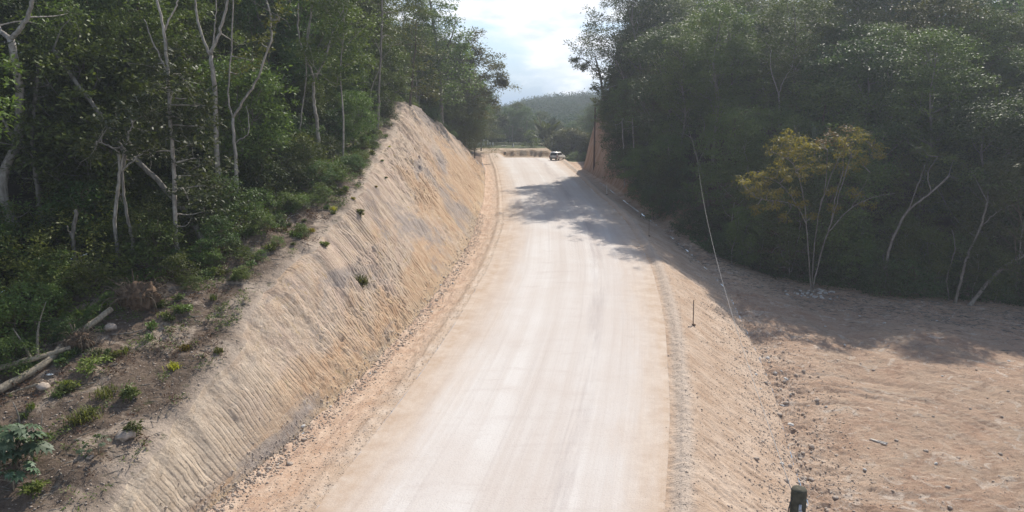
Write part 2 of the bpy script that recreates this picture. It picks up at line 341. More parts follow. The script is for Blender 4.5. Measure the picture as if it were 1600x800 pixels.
def m_clearing():
    m, n, l, b = mat('clearing_earth', .95, .1); g = G(m, n, l); P = g.pos(); uv = g.uv()
    mo = g.noise(P, .22, 8, .68, .6); f = g.noise(P, 3.2, 8, .75); pt = g.noise(P, .75, 8, .72, 1.2)
    wv = n.new('ShaderNodeTexNoise'); wv.inputs['Scale'].default_value = 1; wv.inputs['Detail'].default_value = 6; wv.inputs['Roughness'].default_value = .72; wv.inputs['Distortion'].default_value = .5
    # drag marks left by the grader, curving round the middle of the clearing
    sx = g.math('SUBTRACT', g.sepx(P, 0), 19.5); sy = g.math('SUBTRACT', g.sepx(P, 1), 36.5)
    rad = g.math('SQRT', g.math('ADD', g.math('MULTIPLY', sx, sx), g.math('MULTIPLY', sy, sy))); ang = g.math('ARCTAN2', sy, sx)
    cb = n.new('ShaderNodeCombineXYZ'); l.new(g.math('MULTIPLY', rad, 1.5), cb.inputs[0]); l.new(g.math('MULTIPLY', ang, 1.6), cb.inputs[1]); l.new(cb.outputs[0], wv.inputs['Vector']); st = wv.outputs['Fac']
    c = g.mix(g.rng(mo, .38, .62), (.40, .265, .185), (.58, .43, .315))
    radw = g.math('ADD', rad, g.math('MULTIPLY', g.math('SUBTRACT', g.noise(P, .3, 3), .5), 1.6)); tracks = None
    for rr_ in (5.2, 7.0, 8.0, 9.8, 12.6, 14.4):
        k_ = g.rng(g.math('ABSOLUTE', g.math('SUBTRACT', radw, rr_)), .30, .12); tracks = k_ if tracks is None else g.math('MAXIMUM', tracks, k_)
    tread = g.rng(g.math('SINE', g.math('MULTIPLY', g.math('MULTIPLY', ang, rad), 14)), -.4, .6)
    tracks = g.math('MULTIPLY', tracks, g.rng(g.noise(P, .35, 4, .6), .42, .56))
    c = g.mix(g.math('MULTIPLY', tracks, .6), c, g.mix(tread, (.30, .20, .145), (.52, .42, .33)))
    c = g.mix(g.rng(st, .52, .66, 0, .55), c, (.56, .45, .35))
    c = g.mix(g.rng(st, .47, .36, 0, .45), c, (.29, .195, .14))
    c = g.mix(g.rng(pt, .55, .63, 0, .75), c, (.64, .55, .46))
    c = g.mix(g.rng(g.noise(P, .5, 8, .72, 1.0), .56, .66, 0, .6), c, (.27, .175, .125))
    c = g.mix(g.rng(f, .52, .7, 0, .6), c, (.20, .135, .10))
    c = g.mix(g.rng(g.noise(P, 11, 6, .8), .56, .68, 0, .8), c, (.56, .48, .40))
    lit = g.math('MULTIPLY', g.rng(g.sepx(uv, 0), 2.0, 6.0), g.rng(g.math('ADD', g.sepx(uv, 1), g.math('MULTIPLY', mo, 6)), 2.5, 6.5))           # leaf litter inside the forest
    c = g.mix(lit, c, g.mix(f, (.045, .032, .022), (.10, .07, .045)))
    geo = n.new('ShaderNodeNewGeometry'); steep = g.rng(g.math('ADD', g.sepx(geo.outputs['Normal'], 2), g.math('MULTIPLY', f, .1)), .84, .68)
    bank = g.mix(g.rng(g.noise(g.map(P, (.6, 1.6, .25)), 1.0, 5, .65), .4, .6), (.30, .185, .12), (.42, .31, .24))
    c = g.mix(steep, c, bank)
    l.new(c, b.inputs['Base Color'])
    bp = g.bump(g.noise(P, 6, 8, .8), .14, .9); bp = g.bump(st, .03, .4, bp); bp = g.bump(pt, .2, .6, bp); l.new(bp, b.inputs['Normal']); return m
def m_bench():
    m, n, l, b = mat('bench_soil', .95, .1); g = G(m, n, l); P = g.pos(); uv = g.uv()
    mo = g.noise(P, .45, 6, .62, .6); f = g.noise(P, 3.4, 6, .7)
    c = g.mix(g.rng(f, .35, .65), (.095, .068, .05), (.185, .14, .105))
    c = g.mix(g.rng(mo, .52, .58, 0, .9), c, g.mix(f, (.27, .21, .16), (.42, .345, .275)))
    rim = g.rng(g.math('SUBTRACT', g.sepx(uv, 0), g.math('MULTIPLY', mo, 3)), -1.6, -.2, 1, 0)
    c = g.mix(rim, c, (.42, .34, .27))
    c = g.mix(g.rng(g.noise(P, 9, 5, .75), .57, .7, 0, .7), c, (.34, .27, .21))
    c = g.mix(g.rng(g.noise(P, 2.1, 5, .75), .58, .66, 0, .7), c, (.06, .065, .03))
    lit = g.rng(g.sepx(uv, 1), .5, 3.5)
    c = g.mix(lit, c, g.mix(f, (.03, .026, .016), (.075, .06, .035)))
    l.new(c, b.inputs['Base Color'])
    bp = g.bump(g.noise(P, 5, 6, .72), .12, .9); l.new(bp, b.inputs['Normal']); return m
def m_far():
    m, n, l, b = mat('far_ground', .95, .1); g = G(m, n, l); P = g.pos()
    mo = g.noise(P, .3, 6, .62, .6); y = g.sepx(P, 1)
    c = g.mix(g.rng(mo, .4, .6), (.34, .25, .17), (.50, .40, .30))
    gr = g.mix(g.noise(P, 2, 4), (.045, .06, .025), (.11, .12, .05))
    c = g.mix(g.rng(g.math('ADD', y, g.math('MULTIPLY', mo, 14)), 181, 185), c, gr)
    c = g.mix(g.rng(g.sepx(P, 0), 12, 13.5), c, gr)
    geo = n.new('ShaderNodeNewGeometry'); nzv = g.sepx(geo.outputs['Normal'], 2)
    face = g.rng(nzv, .93, .75); c = g.mix(face, c, g.mix(g.rng(g.noise(P, .9, 5, .7), .42, .58), (.36, .24, .15), (.52, .41, .29)))
    l.new(c, b.inputs['Base Color'])
    bp = g.bump(g.noise(P, 3, 6, .7), .25, .9); l.new(bp, b.inputs['Normal']); return m

def leafmat(name, c1, c2, c3, trans=.27, gloss=.22, rough=.55):
    m, n, l, b = mat(name, rough, gloss); g = G(m, n, l); P = g.pos()
    oi = n.new('ShaderNodeObjectInfo')
    c = g.mix(g.rng(g.noise(P, .55, 3, .6), .38, .62), c1, c2)
    c = g.mix(g.rng(g.noise(P, 6.0, 3, .7), .5, .72), c, c3)
    z = n.new('ShaderNodeHueSaturation'); l.new(c, z.inputs['Color'])
    l.new(g.rng(oi.outputs['Random'], 0, 1, .47, .525), z.inputs['Hue']); l.new(g.rng(oi.outputs['Random'], 0, 1, .6, 1.5), z.inputs['Value'])
    z.inputs['Saturation'].default_value = 1.08
    l.new(z.outputs[0], b.inputs['Base Color'])
    tr = n.new('ShaderNodeBsdfTranslucent'); l.new(g.mix(1.0, z.outputs[0], (1.25, 1.35, .6), 'MULTIPLY'), tr.inputs['Color'])
    ms = n.new('ShaderNodeMixShader'); ms.inputs[0].default_value = trans
    l.new(b.outputs[0], ms.inputs[1]); l.new(tr.outputs[0], ms.inputs[2]); l.new(ms.outputs[0], n['Material Output'].inputs['Surface'])
    return m
def barkmat(name, c1, c2, sc=3):
    m, n, l, b = mat(name, .9, .15); g = G(m, n, l); P = g.pos()
    f = g.noise(g.map(P, (2.2, 2.2, .8)), sc, 5, .65); f2 = g.noise(P, 1.1, 4, .6)
    c = g.mix(g.rng(f, .35, .65), c1, c2); c = g.mix(g.rng(f2, .5, .7, 0, .6), c, tuple(x * .6 for x in c1))
    l.new(c, b.inputs['Base Color']); l.new(g.bump(f, .04, .7), b.inputs['Normal']); return m

M = dict(
    cut=m_cut(), road=m_road(), shoulder=m_shoulder(), fill=m_fill(), clearing=m_clearing(), bench=m_bench(), far=m_far(),
    leaf_dark=leafmat('leaf_dark', (.042, .070, .026), (.074, .108, .038), (.12, .148, .058)),
    leaf_mid=leafmat('leaf_mid', (.066, .098, .030), (.112, .146, .042), (.175, .20, .072)),
    leaf_light=leafmat('leaf_light', (.095, .115, .030), (.145, .165, .044), (.21, .215, .07)),
    leaf_glossy=leafmat('leaf_glossy', (.055, .08, .035), (.085, .11, .05), (.16, .18, .10), .3, .25, .55),
    leaf_yellow=leafmat('leaf_yellow', (.20, .178, .035), (.30, .268, .052), (.41, .36, .09), .42),
    leaf_dry=leafmat('leaf_dry', (.10, .06, .03), (.16, .10, .055), (.2, .14, .09), .3),
    leaf_blue=leafmat('leaf_blue', (.06, .09, .05), (.10, .14, .085), (.16, .2, .13), .25, .3, .5),
    leaf_far=leafmat('leaf_far', (.016, .036, .013), (.030, .052, .017), (.048, .070, .024), .2, .0, .9),
    bark_pale=barkmat('bark_pale', (.20, .18, .155), (.42, .39, .34)),
    bark_grey=barkmat('bark_grey', (.13, .115, .095), (.27, .25, .22)),
    bark_brown=barkmat('bark_brown', (.09, .07, .05), (.18, .145, .11)),
    bark_tan=barkmat('bark_tan', (.20, .165, .12), (.40, .345, .26), 5),
    root=barkmat('root_soil', (.08, .052, .034), (.20, .135, .09)),
    stone=plain('stone', (.40, .33, .27), .9, .2, var=.35, scale=3, bump=.02),
    stone_pale=plain('stone_pale', (.5, .48, .45), .9, .2, var=.2, scale=3),
    pole=plain('pole_wood', (.085, .08, .06), .9, .2, var=.35, scale=9, bump=.01),
    stake=plain('stake_wood', (.10, .065, .05), .9, .2, var=.3, scale=9),
    wire=plain('wire_metal', (.30, .29, .28), .7, .3, .1, var=.1),
    darkwire=plain('wire_dark', (.05, .05, .05), .6, .4, var=.1),
    steel=plain('galvanised', (.5, .5, .52), .4, .5, .8, var=.1),
    paint=plain('car_paint', (.62, .60, .57), .35, .5, .2, var=.05, scale=2),
    glass=plain('dark_glass', (.02, .024, .03), .1, .6, var=.05),
    rubber=plain('rubber', (.025, .025, .025), .85, .2, var=.1), redlens=plain('red_lens', (.35, .02, .02), .3, .5, var=.1),
    white=plain('white_paint', (.72, .73, .70), .7, .3, var=.08, scale=2), wall=plain('wall_paint', (.50, .56, .50), .8, .2, var=.15, scale=2),
    roof=plain('roof_sheet', (.40, .42, .42), .6, .3, var=.2, scale=2), board=plain('sign_board', (.16, .13, .09), .8, .3, var=.2),
    orange=plain('orange_plastic', (.6, .12, .03), .6, .3, var=.1), drywood=plain('dry_wood', (.55, .51, .46), .9, .2, var=.15, scale=5),
)

# ------------------------------------------------------------------ object helpers
def mesh(name, V, F, m, smooth=False, uv=None):
    V = np.asarray(V, np.float32).reshape(-1, 3); me = bpy.data.meshes.new(name)
    me.vertices.add(len(V)); me.vertices.foreach_set('co', V.ravel())
    if isinstance(F, np.ndarray):
        k = F.shape[1]; idx = F.astype(np.int32).ravel(); st = np.arange(len(F), dtype=np.int32) * k; tot = np.full(len(F), k, np.int32)
    else:
        tot = np.array([len(f) for f in F], np.int32); idx = np.concatenate([np.asarray(f, np.int32) for f in F]) if len(F) else np.zeros(0, np.int32)
        st = np.concatenate([[0], np.cumsum(tot)[:-1]]).astype(np.int32)
    me.loops.add(len(idx)); me.loops.foreach_set('vertex_index', idx)
    me.polygons.add(len(tot)); me.polygons.foreach_set('loop_start', st); me.polygons.foreach_set('loop_total', tot)
    if smooth: me.polygons.foreach_set('use_smooth', np.ones(len(tot), bool))
    me.update(calc_edges=True)
    if uv is not None:
        ul = me.uv_layers.new(name='UVMap'); ul.data.foreach_set('uv', np.asarray(uv, np.float32)[idx].ravel())
    me.materials.append(m); me.validate(); return me
def obj(name, me, parent=None, loc=(0, 0, 0), rot=(0, 0, 0)):
    o = bpy.data.objects.new(name, me); COL.objects.link(o); o.parent = parent; o.location = loc; o.rotation_euler = rot; return o
def tag(o, label=None, cat=None, group=None, kind=None):
    for k, v in (('label', label), ('category', cat), ('group', group), ('kind', kind)):
        if v: o[k] = v
    return o
def thing(name, label, cat, loc=(0, 0, 0), rz=0, group=None):
    o = bpy.data.objects.new(name, None); COL.objects.link(o); o.location = loc; o.rotation_euler = (0, 0, rz)
    o.empty_display_size = .3
    return tag(o, label, cat, group)
def dup(root, loc, rz, sc=1, label=None, group=None, tilt=(0, 0)):
    r = root.copy(); COL.objects.link(r); r.location = loc; r.rotation_euler = (tilt[0], tilt[1], rz)
    r.scale = (sc, sc, sc) if isinstance(sc, (int, float)) else sc
    if label: r['label'] = label
    if group: r['group'] = group
    for ch in list(root.children):
        c = ch.copy(); COL.objects.link(c); c.parent = r
        for gch in list(ch.children):
            d = gch.copy(); COL.objects.link(d); d.parent = c
    return r

class MB:
    def __init__(s): s.V = []; s.F = []; s.n = 0
    def add(s, V, F):
        V = np.asarray(V, float); s.V.append(V); s.F += [tuple(int(i) + s.n for i in f) for f in F]; s.n += len(V)
    def box(s, c, d, rz=0, taper=1.0):
        x, y, z = [v / 2 for v in d]; a = []
        for k, tz in ((-z, 1), (z, taper)):
            for sx, sy in ((-1, -1), (1, -1), (1, 1), (-1, 1)): a.append((sx * x * tz, sy * y * tz, k))
        a = np.array(a); co, si = math.cos(rz), math.sin(rz)
        a = np.stack([a[:, 0] * co - a[:, 1] * si, a[:, 0] * si + a[:, 1] * co, a[:, 2]], 1) + np.array(c)
        s.add(a, [(0, 3, 2, 1), (4, 5, 6, 7), (0, 1, 5, 4), (1, 2, 6, 5), (2, 3, 7, 6), (3, 0, 4, 7)])
    def tube(s, pts, rad, sides=6, cap=True):
        P = np.asarray(pts, float); n = len(P); rad = np.broadcast_to(np.asarray(rad, float), (n,))
        T = np.gradient(P, axis=0); T /= np.linalg.norm(T, axis=1)[:, None] + 1e-9
        ref = np.array([0, 0, 1.]) if abs(T[0][2]) < .85 else np.array([1., 0, 0]); V = []
        ang = np.arange(sides) * 2 * math.pi / sides
        for i in range(n):
            a = np.cross(T[i], ref); a /= np.linalg.norm(a) + 1e-9; b = np.cross(T[i], a); ref = np.cross(a, T[i]); 
            V.append(P[i] + rad[i] * (np.cos(ang)[:, None] * a + np.sin(ang)[:, None] * b))
        F = []
        for i in range(n - 1):
            for k in range(sides):
                k2 = (k + 1) % sides; F.append((i * sides + k, i * sides + k2, (i + 1) * sides + k2, (i + 1) * sides + k))
        if cap: F.append(tuple(range(sides))[::-1]); F.append(tuple((n - 1) * sides + k for k in range(sides)))
        s.add(np.concatenate(V), F)
    def prism(s, poly, w, axis=0):              # polygon in (y,z), extruded along x, centred
        n = len(poly); V = [(-w / 2, p[0], p[1]) for p in poly] + [(w / 2, p[0], p[1]) for p in poly]
        s.add(V, [tuple(range(n))[::-1], tuple(range(n, 2 * n))] + [(i, (i + 1) % n, n + (i + 1) % n, n + i) for i in range(n)])
    def mesh(s, name, m, smooth=False): return mesh(name, np.concatenate(s.V), s.F, m, smooth)

def curve(ctrl, n):                              # smooth path through control points
    P = np.asarray(ctrl, float)
    if len(P) == 2: return P[0] + (P[1] - P[0]) * np.linspace(0, 1, n)[:, None]
    k = len(P); Q = np.vstack([2 * P[0] - P[1], P, 2 * P[-1] - P[-2]]); o = []
    for u in np.linspace(0, k - 1 - 1e-6, n):
        i = int(u); f = u - i; p0, p1, p2, p3 = Q[i:i + 4]
        o.append(.5 * ((2 * p1) + (p2 - p0) * f + (2 * p0 - 5 * p1 + 4 * p2 - p3) * f * f + (3 * p1 - p0 - 3 * p2 + p3) * f ** 3))
    return np.array(o)

def leaves(rng, cen, rad, n, size, flat=.65, droop=.25, aspect=.42, shell=.55):
    """n leaves round each clump centre; returns V (4 per leaf), F"""
    cen = np.asarray(cen, float); k = len(cen); rad = np.broadcast_to(np.asarray(rad, float), (k,))
    C = np.repeat(cen, n, 0); Rr = np.repeat(rad, n); m = len(C)
    d = rng.normal(size=(m, 3)); d /= np.linalg.norm(d, axis=1)[:, None]
    r = rng.random(m) ** shell * (1 + .35 * rng.normal(size=m).clip(-1, 1) * .6)
    d[:, 2] = np.where(rng.random(m) < .72, np.abs(d[:, 2]), d[:, 2]); off = d * (r * Rr)[:, None]; off[:, 2] *= flat
    P = C + off
    a = d + rng.normal(size=(m, 3)) * .7; a[:, 2] = a[:, 2] * .6 - droop; a /= np.linalg.norm(a, axis=1)[:, None]
    nn = rng.normal(size=(m, 3)) * .55; nn[:, 2] += 1.0; nn += d * .35
    s = np.cross(a, nn); s /= np.linalg.norm(s, axis=1)[:, None] + 1e-9; up = np.cross(s, a)
    l = size * rng.uniform(.6, 1.35, m)[:, None]; wd = l * aspect * .5
    v0 = P; v1 = P + a * l * .45 + s * wd + up * wd * .25; v2 = P + a * l - up * wd * .2; v3 = P + a * l * .45 - s * wd + up * wd * .25
    V = np.stack([v0, v1, v2, v3], 1).reshape(-1, 3); F = np.arange(m * 4).reshape(m, 4)
    return V, F
def leafmesh(name, parts, m):
    V = np.concatenate([p[0] for p in parts]); o = 0; Fs = []
    for p in parts: Fs.append(p[1] + o); o += len(p[0])
    return mesh(name, V, np.concatenate(Fs), m)

# ------------------------------------------------------------------ terrain sheet, sliced into the setting's surfaces
def rows():
    y = [-55.]
    while y[-1] < 640:
        Y = y[-1]; d = 2.5 if Y < 12 else (.3 if Y < 20 else (max(.045, .0022 * Y) if Y < 132 else (.3 if Y < 185 else .02 * Y))); y.append(Y + d)
    return np.array(y)
YS = rows()
def strip(name, fa, fb, n, m, uvf, ymin=-99, ymax=9999, pw=1.0, fine=True, step=1):
    ys = YS[(YS >= ymin - 1e-6) & (YS <= ymax + 1e-6)][::step]
    s = np.linspace(0, 1, n + 1)
    if pw != 1: s = s ** pw if pw > 0 else 1 - (1 - s) ** (-pw)
    A = fa(ys)[:, None]; B = fb(ys)[:, None]; X = A + (B - A) * s[None]; Y = np.repeat(ys[:, None], n + 1, 1)
    eps = 1e-4 * np.sign(.5 - s)[None]            # stay on this strip's side of the seams
    Z = H(X + eps, Y, fine)
    V = np.stack([X, Y, Z], -1).reshape(-1, 3); nr = len(ys)
    i = np.arange(nr - 1)[:, None] * (n + 1) + np.arange(n)[None]; i = i.ravel()
    F = np.stack([i, i + 1, i + n + 2, i + n + 1], 1)
    U = np.stack(uvf(X, Y), -1).reshape(-1, 2)
    o = obj(name, mesh(name, V, F, m, True, U)); tag(o, kind='structure'); return o
c_ = lambda v: (lambda y: np.full_like(y, v))
Y1 = float(YS[np.argmin(abs(YS - 160))])
strip('forest_floor', c_(-420.), lambda y: np.minimum(edgeL(y) - 6, crestX(y) - 1.5), 60, M['bench'], lambda X, Y: (crestX(Y) - X, edgeL(Y) - X), ymax=Y1, pw=-3, fine=False, step=3)
strip('bench_ground', lambda y: np.minimum(edgeL(y) - 6, crestX(y) - 1.5), crestX, 110, M['bench'], lambda X, Y: (crestX(Y) - X, edgeL(Y) - X), ymax=Y1)
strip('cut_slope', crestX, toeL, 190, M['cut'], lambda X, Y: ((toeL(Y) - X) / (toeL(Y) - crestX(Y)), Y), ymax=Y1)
strip('road_shoulder', toeL, roadL, 46, M['shoulder'], lambda X, Y: (X - roadL(Y), Y), ymax=Y1)
strip('road', roadL, roadR, 60, M['road'], lambda X, Y: (X - (roadL(Y) + roadR(Y)) / 2, Y), ymax=Y1)
strip('fill_slope', roadR, fillX, 110, M['fill'], lambda X, Y: (X - roadR(Y), Y), ymax=Y1)
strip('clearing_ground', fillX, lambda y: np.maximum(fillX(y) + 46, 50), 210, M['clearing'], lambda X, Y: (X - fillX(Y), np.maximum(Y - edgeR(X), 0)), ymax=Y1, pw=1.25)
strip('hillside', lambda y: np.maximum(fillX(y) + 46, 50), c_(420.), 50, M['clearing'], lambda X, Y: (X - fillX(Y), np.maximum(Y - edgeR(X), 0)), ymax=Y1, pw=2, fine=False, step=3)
for a_, b_, n_ in ((-420., -26., 70), (-26., 28., 220), (28., 420., 70)):
    strip('far_ground', c_(a_), c_(b_), n_, M['far'], lambda X, Y: (X, Y), ymin=Y1, fine=False)

# ------------------------------------------------------------------ trees
rnd = random.Random(7)
def grow_tree(seed, height, crown_r, crown_lo, trunk_r, nclump, nleaf, lsize, bark, leafm, clump_r=1.2, lean=.04, flat=.65, wob=.35, shape='round', droop=.25, sides=7):
    """trunk mesh and crown mesh of one tree, base at the origin"""
    rng = np.random.default_rng(seed)
    ln = rng.normal(size=2) * lean * height
    top = np.array([ln[0], ln[1], height * .93])
    tp = [np.array([0, 0, -.6]), np.array([0, 0, 0.])]
    for f in (.25, .5, .75): tp.append(np.array([ln[0] * f, ln[1] * f, top[2] * f]) + np.append(rng.normal(size=2) * wob, 0))
    tp.append(top); T = curve(tp, 16); tr = trunk_r * (1 - .82 * np.linspace(0, 1, 16) ** .9); tr[0] *= 1.5; tr[1] *= 1.25
    mb = MB(); mb.tube(T, tr, sides)
    lo = crown_lo * height; ch = height - lo; cen = []
    k = 0
    while len(cen) < nclump and k < nclump * 30:
        k += 1
        z = rng.random() ** .8; a = rng.random() * 2 * math.pi
        if shape == 'round': prof = math.sin(math.pi * min(1, (z * .86 + .10))) ** .6
        elif shape == 'umbrella': prof = .35 + .65 * math.sin(math.pi * min(1, z * .75 + .12)); z = z ** .5
        elif shape == 'cone': prof = 1 - .75 * z
        elif shape == 'skirt': prof = (1 - z ** 2.2) ** .5 * .9 + .12
        else: prof = .6 + .4 * rng.random()
        r = crown_r * prof * (.45 + .55 * rng.random() ** .5) * (1 + .35 * math.sin(a * 2 + seed) * .6 + .2 * math.sin(a * 5 + seed * 2))
        base = np.array([ln[0], ln[1], 0]) * (lo + z * ch) / height
        c = base + np.array([r * math.cos(a), r * math.sin(a), lo + z * ch])
        if all(np.sum((c - q) ** 2) > (clump_r * .62) ** 2 for q in cen): cen.append(c)
    cen = np.array(cen)
    nl = min(len(cen), max(9, int(nclump * .3)))
    for c in cen[:nl]:
        rr = math.hypot(c[0], c[1]); zs = max(lo * .75, c[2] - rr * (.7 + .5 * rng.random())); zs = min(zs, height * .88)
        j = int(np.argmin(abs(T[:, 2] - zs))); s0 = T[j]; mid = (s0 + c) / 2 + np.array([0, 0, -.10 * rr]) + rng.normal(size=3) * .22
        P = curve([s0, mid, c], 8); mb.tube(P, np.linspace(tr[j] * .5, .018, 8), 5, False)
        for q in range(2):
            i = rng.integers(3, 6); e = P[i] + (c - s0) * .25 + rng.normal(size=3) * clump_r * .8
            mb.tube(curve([P[i], (P[i] + e) / 2 + rng.normal(size=3) * .1, e], 4), np.linspace(.03, .01, 4), 3, False)
    cr_ = clump_r * rng.uniform(.65, 1.3, len(cen))
    a = leaves(rng, cen, cr_, nleaf, lsize, flat, droop)
    sub = np.repeat(cen, 3, 0) + rng.normal(size=(len(cen) * 3, 3)) * clump_r * np.array([.8, .8, .5])
    b = leaves(rng, sub, clump_r * .42, max(6, nleaf // 6), lsize, .8, droop)
    return mb.mesh('trunk', M[bark], True), leafmesh('crown', [a, b], M[leafm])
def proto(name, label, cat, meshes):
    t = thing(name, label, cat, (0, 0, -500)); obj('trunk', meshes[0], t); obj('crown', meshes[1], t); return t
PROT = {}
def kinds(key, name, n, seed, **kw):
    PROT[key] = [(name, grow_tree(seed + i * 13, **kw)) for i in range(n)]
kinds('dense', 'broadleaf_tree', 5, 100, height=16, crown_r=4.8, crown_lo=.22, trunk_r=.26, nclump=78, nleaf=210, lsize=.27, bark='bark_grey', leafm='leaf_dark', clump_r=1.5)
kinds('tall', 'tall_tree', 3, 200, height=21, crown_r=4.4, crown_lo=.45, trunk_r=.28, nclump=75, nleaf=170, lsize=.28, bark='bark_grey', leafm='leaf_mid', clump_r=1.45)
kinds('round', 'broadleaf_tree', 3, 300, height=13, crown_r=4.4, crown_lo=.15, trunk_r=.2, nclump=85, nleaf=170, lsize=.25, bark='bark_brown', leafm='leaf_mid', clump_r=1.3, shape='skirt')
kinds('vine', 'vine_covered_tree', 3, 400, height=12, crown_r=4.6, crown_lo=.02, trunk_r=.25, nclump=120, nleaf=170, lsize=.21, bark='bark_brown', leafm='leaf_light', clump_r=1.2, shape='skirt', flat=.8, droop=.7)
kinds('slim', 'slender_tree', 4, 500, height=15, crown_r=2.3, crown_lo=.38, trunk_r=.10, nclump=48, nleaf=130, lsize=.24, bark='bark_pale', leafm='leaf_mid', clump_r=.85, wob=.4, lean=.06, sides=6)
kinds('sapling', 'understory_tree', 4, 600, height=6.5, crown_r=2.1, crown_lo=.15, trunk_r=.06, nclump=60, nleaf=120, lsize=.2, bark='bark_grey', leafm='leaf_mid', clump_r=.72, sides=5)
kinds('shrub', 'shrub', 4, 700, height=2.6, crown_r=1.5, crown_lo=.05, trunk_r=.035, nclump=34, nleaf=48, lsize=.19, bark='bark_brown', leafm='leaf_mid', clump_r=.5, wob=.1, shape='skirt', sides=4)
kinds('darkshrub', 'shrub', 3, 750, height=3.4, crown_r=2.0, crown_lo=.03, trunk_r=.04, nclump=44, nleaf=55, lsize=.22, bark='bark_brown', leafm='leaf_dark', clump_r=.62, wob=.1, shape='skirt', sides=4)
_first = {}
def plant(key, i, x, y, label, cat='tree', group=None, sc=1.0, rz=None, zoff=0, tilt=(0, 0)):
    name, (tm, cm) = PROT[key][i % len(PROT[key])]
    rz = rnd.uniform(0, 6.28) if rz is None else rz
    k = (key, i % len(PROT[key])); loc = (x, y, h(x, y) + zoff)
    if k in _first: return dup(_first[k], loc, rz, sc, label, group, tilt)
    t = thing(name, label, cat, loc, rz, group); t.scale = (sc,) * 3 if isinstance(sc, (int, float)) else sc
    t.rotation_euler = (tilt[0], tilt[1], rz)
    obj('trunk', tm, t); obj('crown', cm, t); _first[k] = t; return t

def zoneL(y):
    return 'behind the fallen trunks' if y < 36 else 'above the near cut slope' if y < 52 else 'above the middle of the cut slope' if y < 74 else 'near the top of the cut' if y < 102 else 'past the top of the cut'
def zoneR(x, y):
    u = x / y; e = y - float(edgeR(x))
    return ('beside the shaded cut bank' if u < .2 else 'behind the leaning cable' if u < .34 else 'behind the yellow-leaved tree' if u < .5 else 'toward the right frame edge') + (', at its foot' if e < 9 else ', halfway up' if e < 30 else ', high up')
placed = []
def key_far(x, y): return FPX * (x - 4.5) / y < 128
FRONT = [(q[0], q[1], (px - 800) / 1.0) for px, q in ((px, gp(px, py)) for px, py in ((22, 352), (64, 348), (117, 415), (184, 405), (205, 405), (276, 400), (327, 388), (344, 328), (371, 328), (469, 250), (500, 250), (590, 204)))]
def hides(x, y, r):
    u = FPX * x / (y * CP + 2.0)
    return any(y < fy + r * .8 and abs(u - fu) < 14 + r * FPX / y * .75 for fx_, fy, fu in FRONT)
def free(x, y, d):
    for a, b in placed:
        if (a - x) ** 2 + (b - y) ** 2 < d * d: return False
    placed.append((x, y)); return True
def inview(x, y, m=7):
    return abs(x) < y * .72 + m and y > 22
GL = 'trees of the left forest'; GR = 'trees of the right hillside'
# left forest: an edge row of slim trees, dense trees behind
cnt = 0
for y in np.arange(30, 150, 3.6):
    for kk in range(9):
        dist = (1.2, 4, 8, 12, 17, 23, 30, 38, 47)[kk]
        if y > 118 and kk > 5: continue
        yy = y + rnd.uniform(-2, 2); x = float(edgeL(yy)) - dist + rnd.uniform(-1.5, 1.5)
        if not inview(x, yy): continue
        if kk == 0:
            if not free(x, yy, 3.0) or (28 < yy < 60 and rnd.random() < .55): continue
            key = rnd.choice(['slim', 'slim', 'sapling'])
            sc = rnd.uniform(.75, 1.1)
        elif kk == 1:
            if not free(x, yy, 3.4): continue
            key = rnd.choice(['slim', 'sapling', 'tall', 'round']); sc = rnd.uniform(.75, 1.1)
        else:
            if not free(x, yy, 4.3 if kk < 5 else 6): continue
            key = rnd.choice(['dense', 'dense', 'tall', 'round']); sc = rnd.uniform(.85, 1.2)
            if kk > 4: key = rnd.choice(['dense', 'tall']); sc *= 1.1
        if yy > 116: sc *= .72; key = 'round' if kk == 0 else key
        if hides(x, yy, {'dense': 4.6, 'tall': 4, 'round': 4.2, 'slim': 1.8, 'sapling': 1.8}[key] * sc): continue
        i = rnd.randrange(4); cnt += 1
        lab = {'dense': 'dark dense tree left of the road', 'tall': 'tall grey tree left of the road',
               'round': 'low-crowned green tree left of the road', 'slim': 'slender pale-trunked tree left of the road',
               'sapling': 'young leafy tree left of the road'}[key]
        plant(key, i, x, yy, lab + ' ' + zoneL(yy), 'tree', {'dense': 'dark dense trees', 'tall': 'tall trees', 'round': 'low-crowned trees', 'slim': 'slender pale trees', 'sapling': 'understory trees'}[key] + ' of the left forest ' + zoneL(yy), sc)
print('left', cnt)
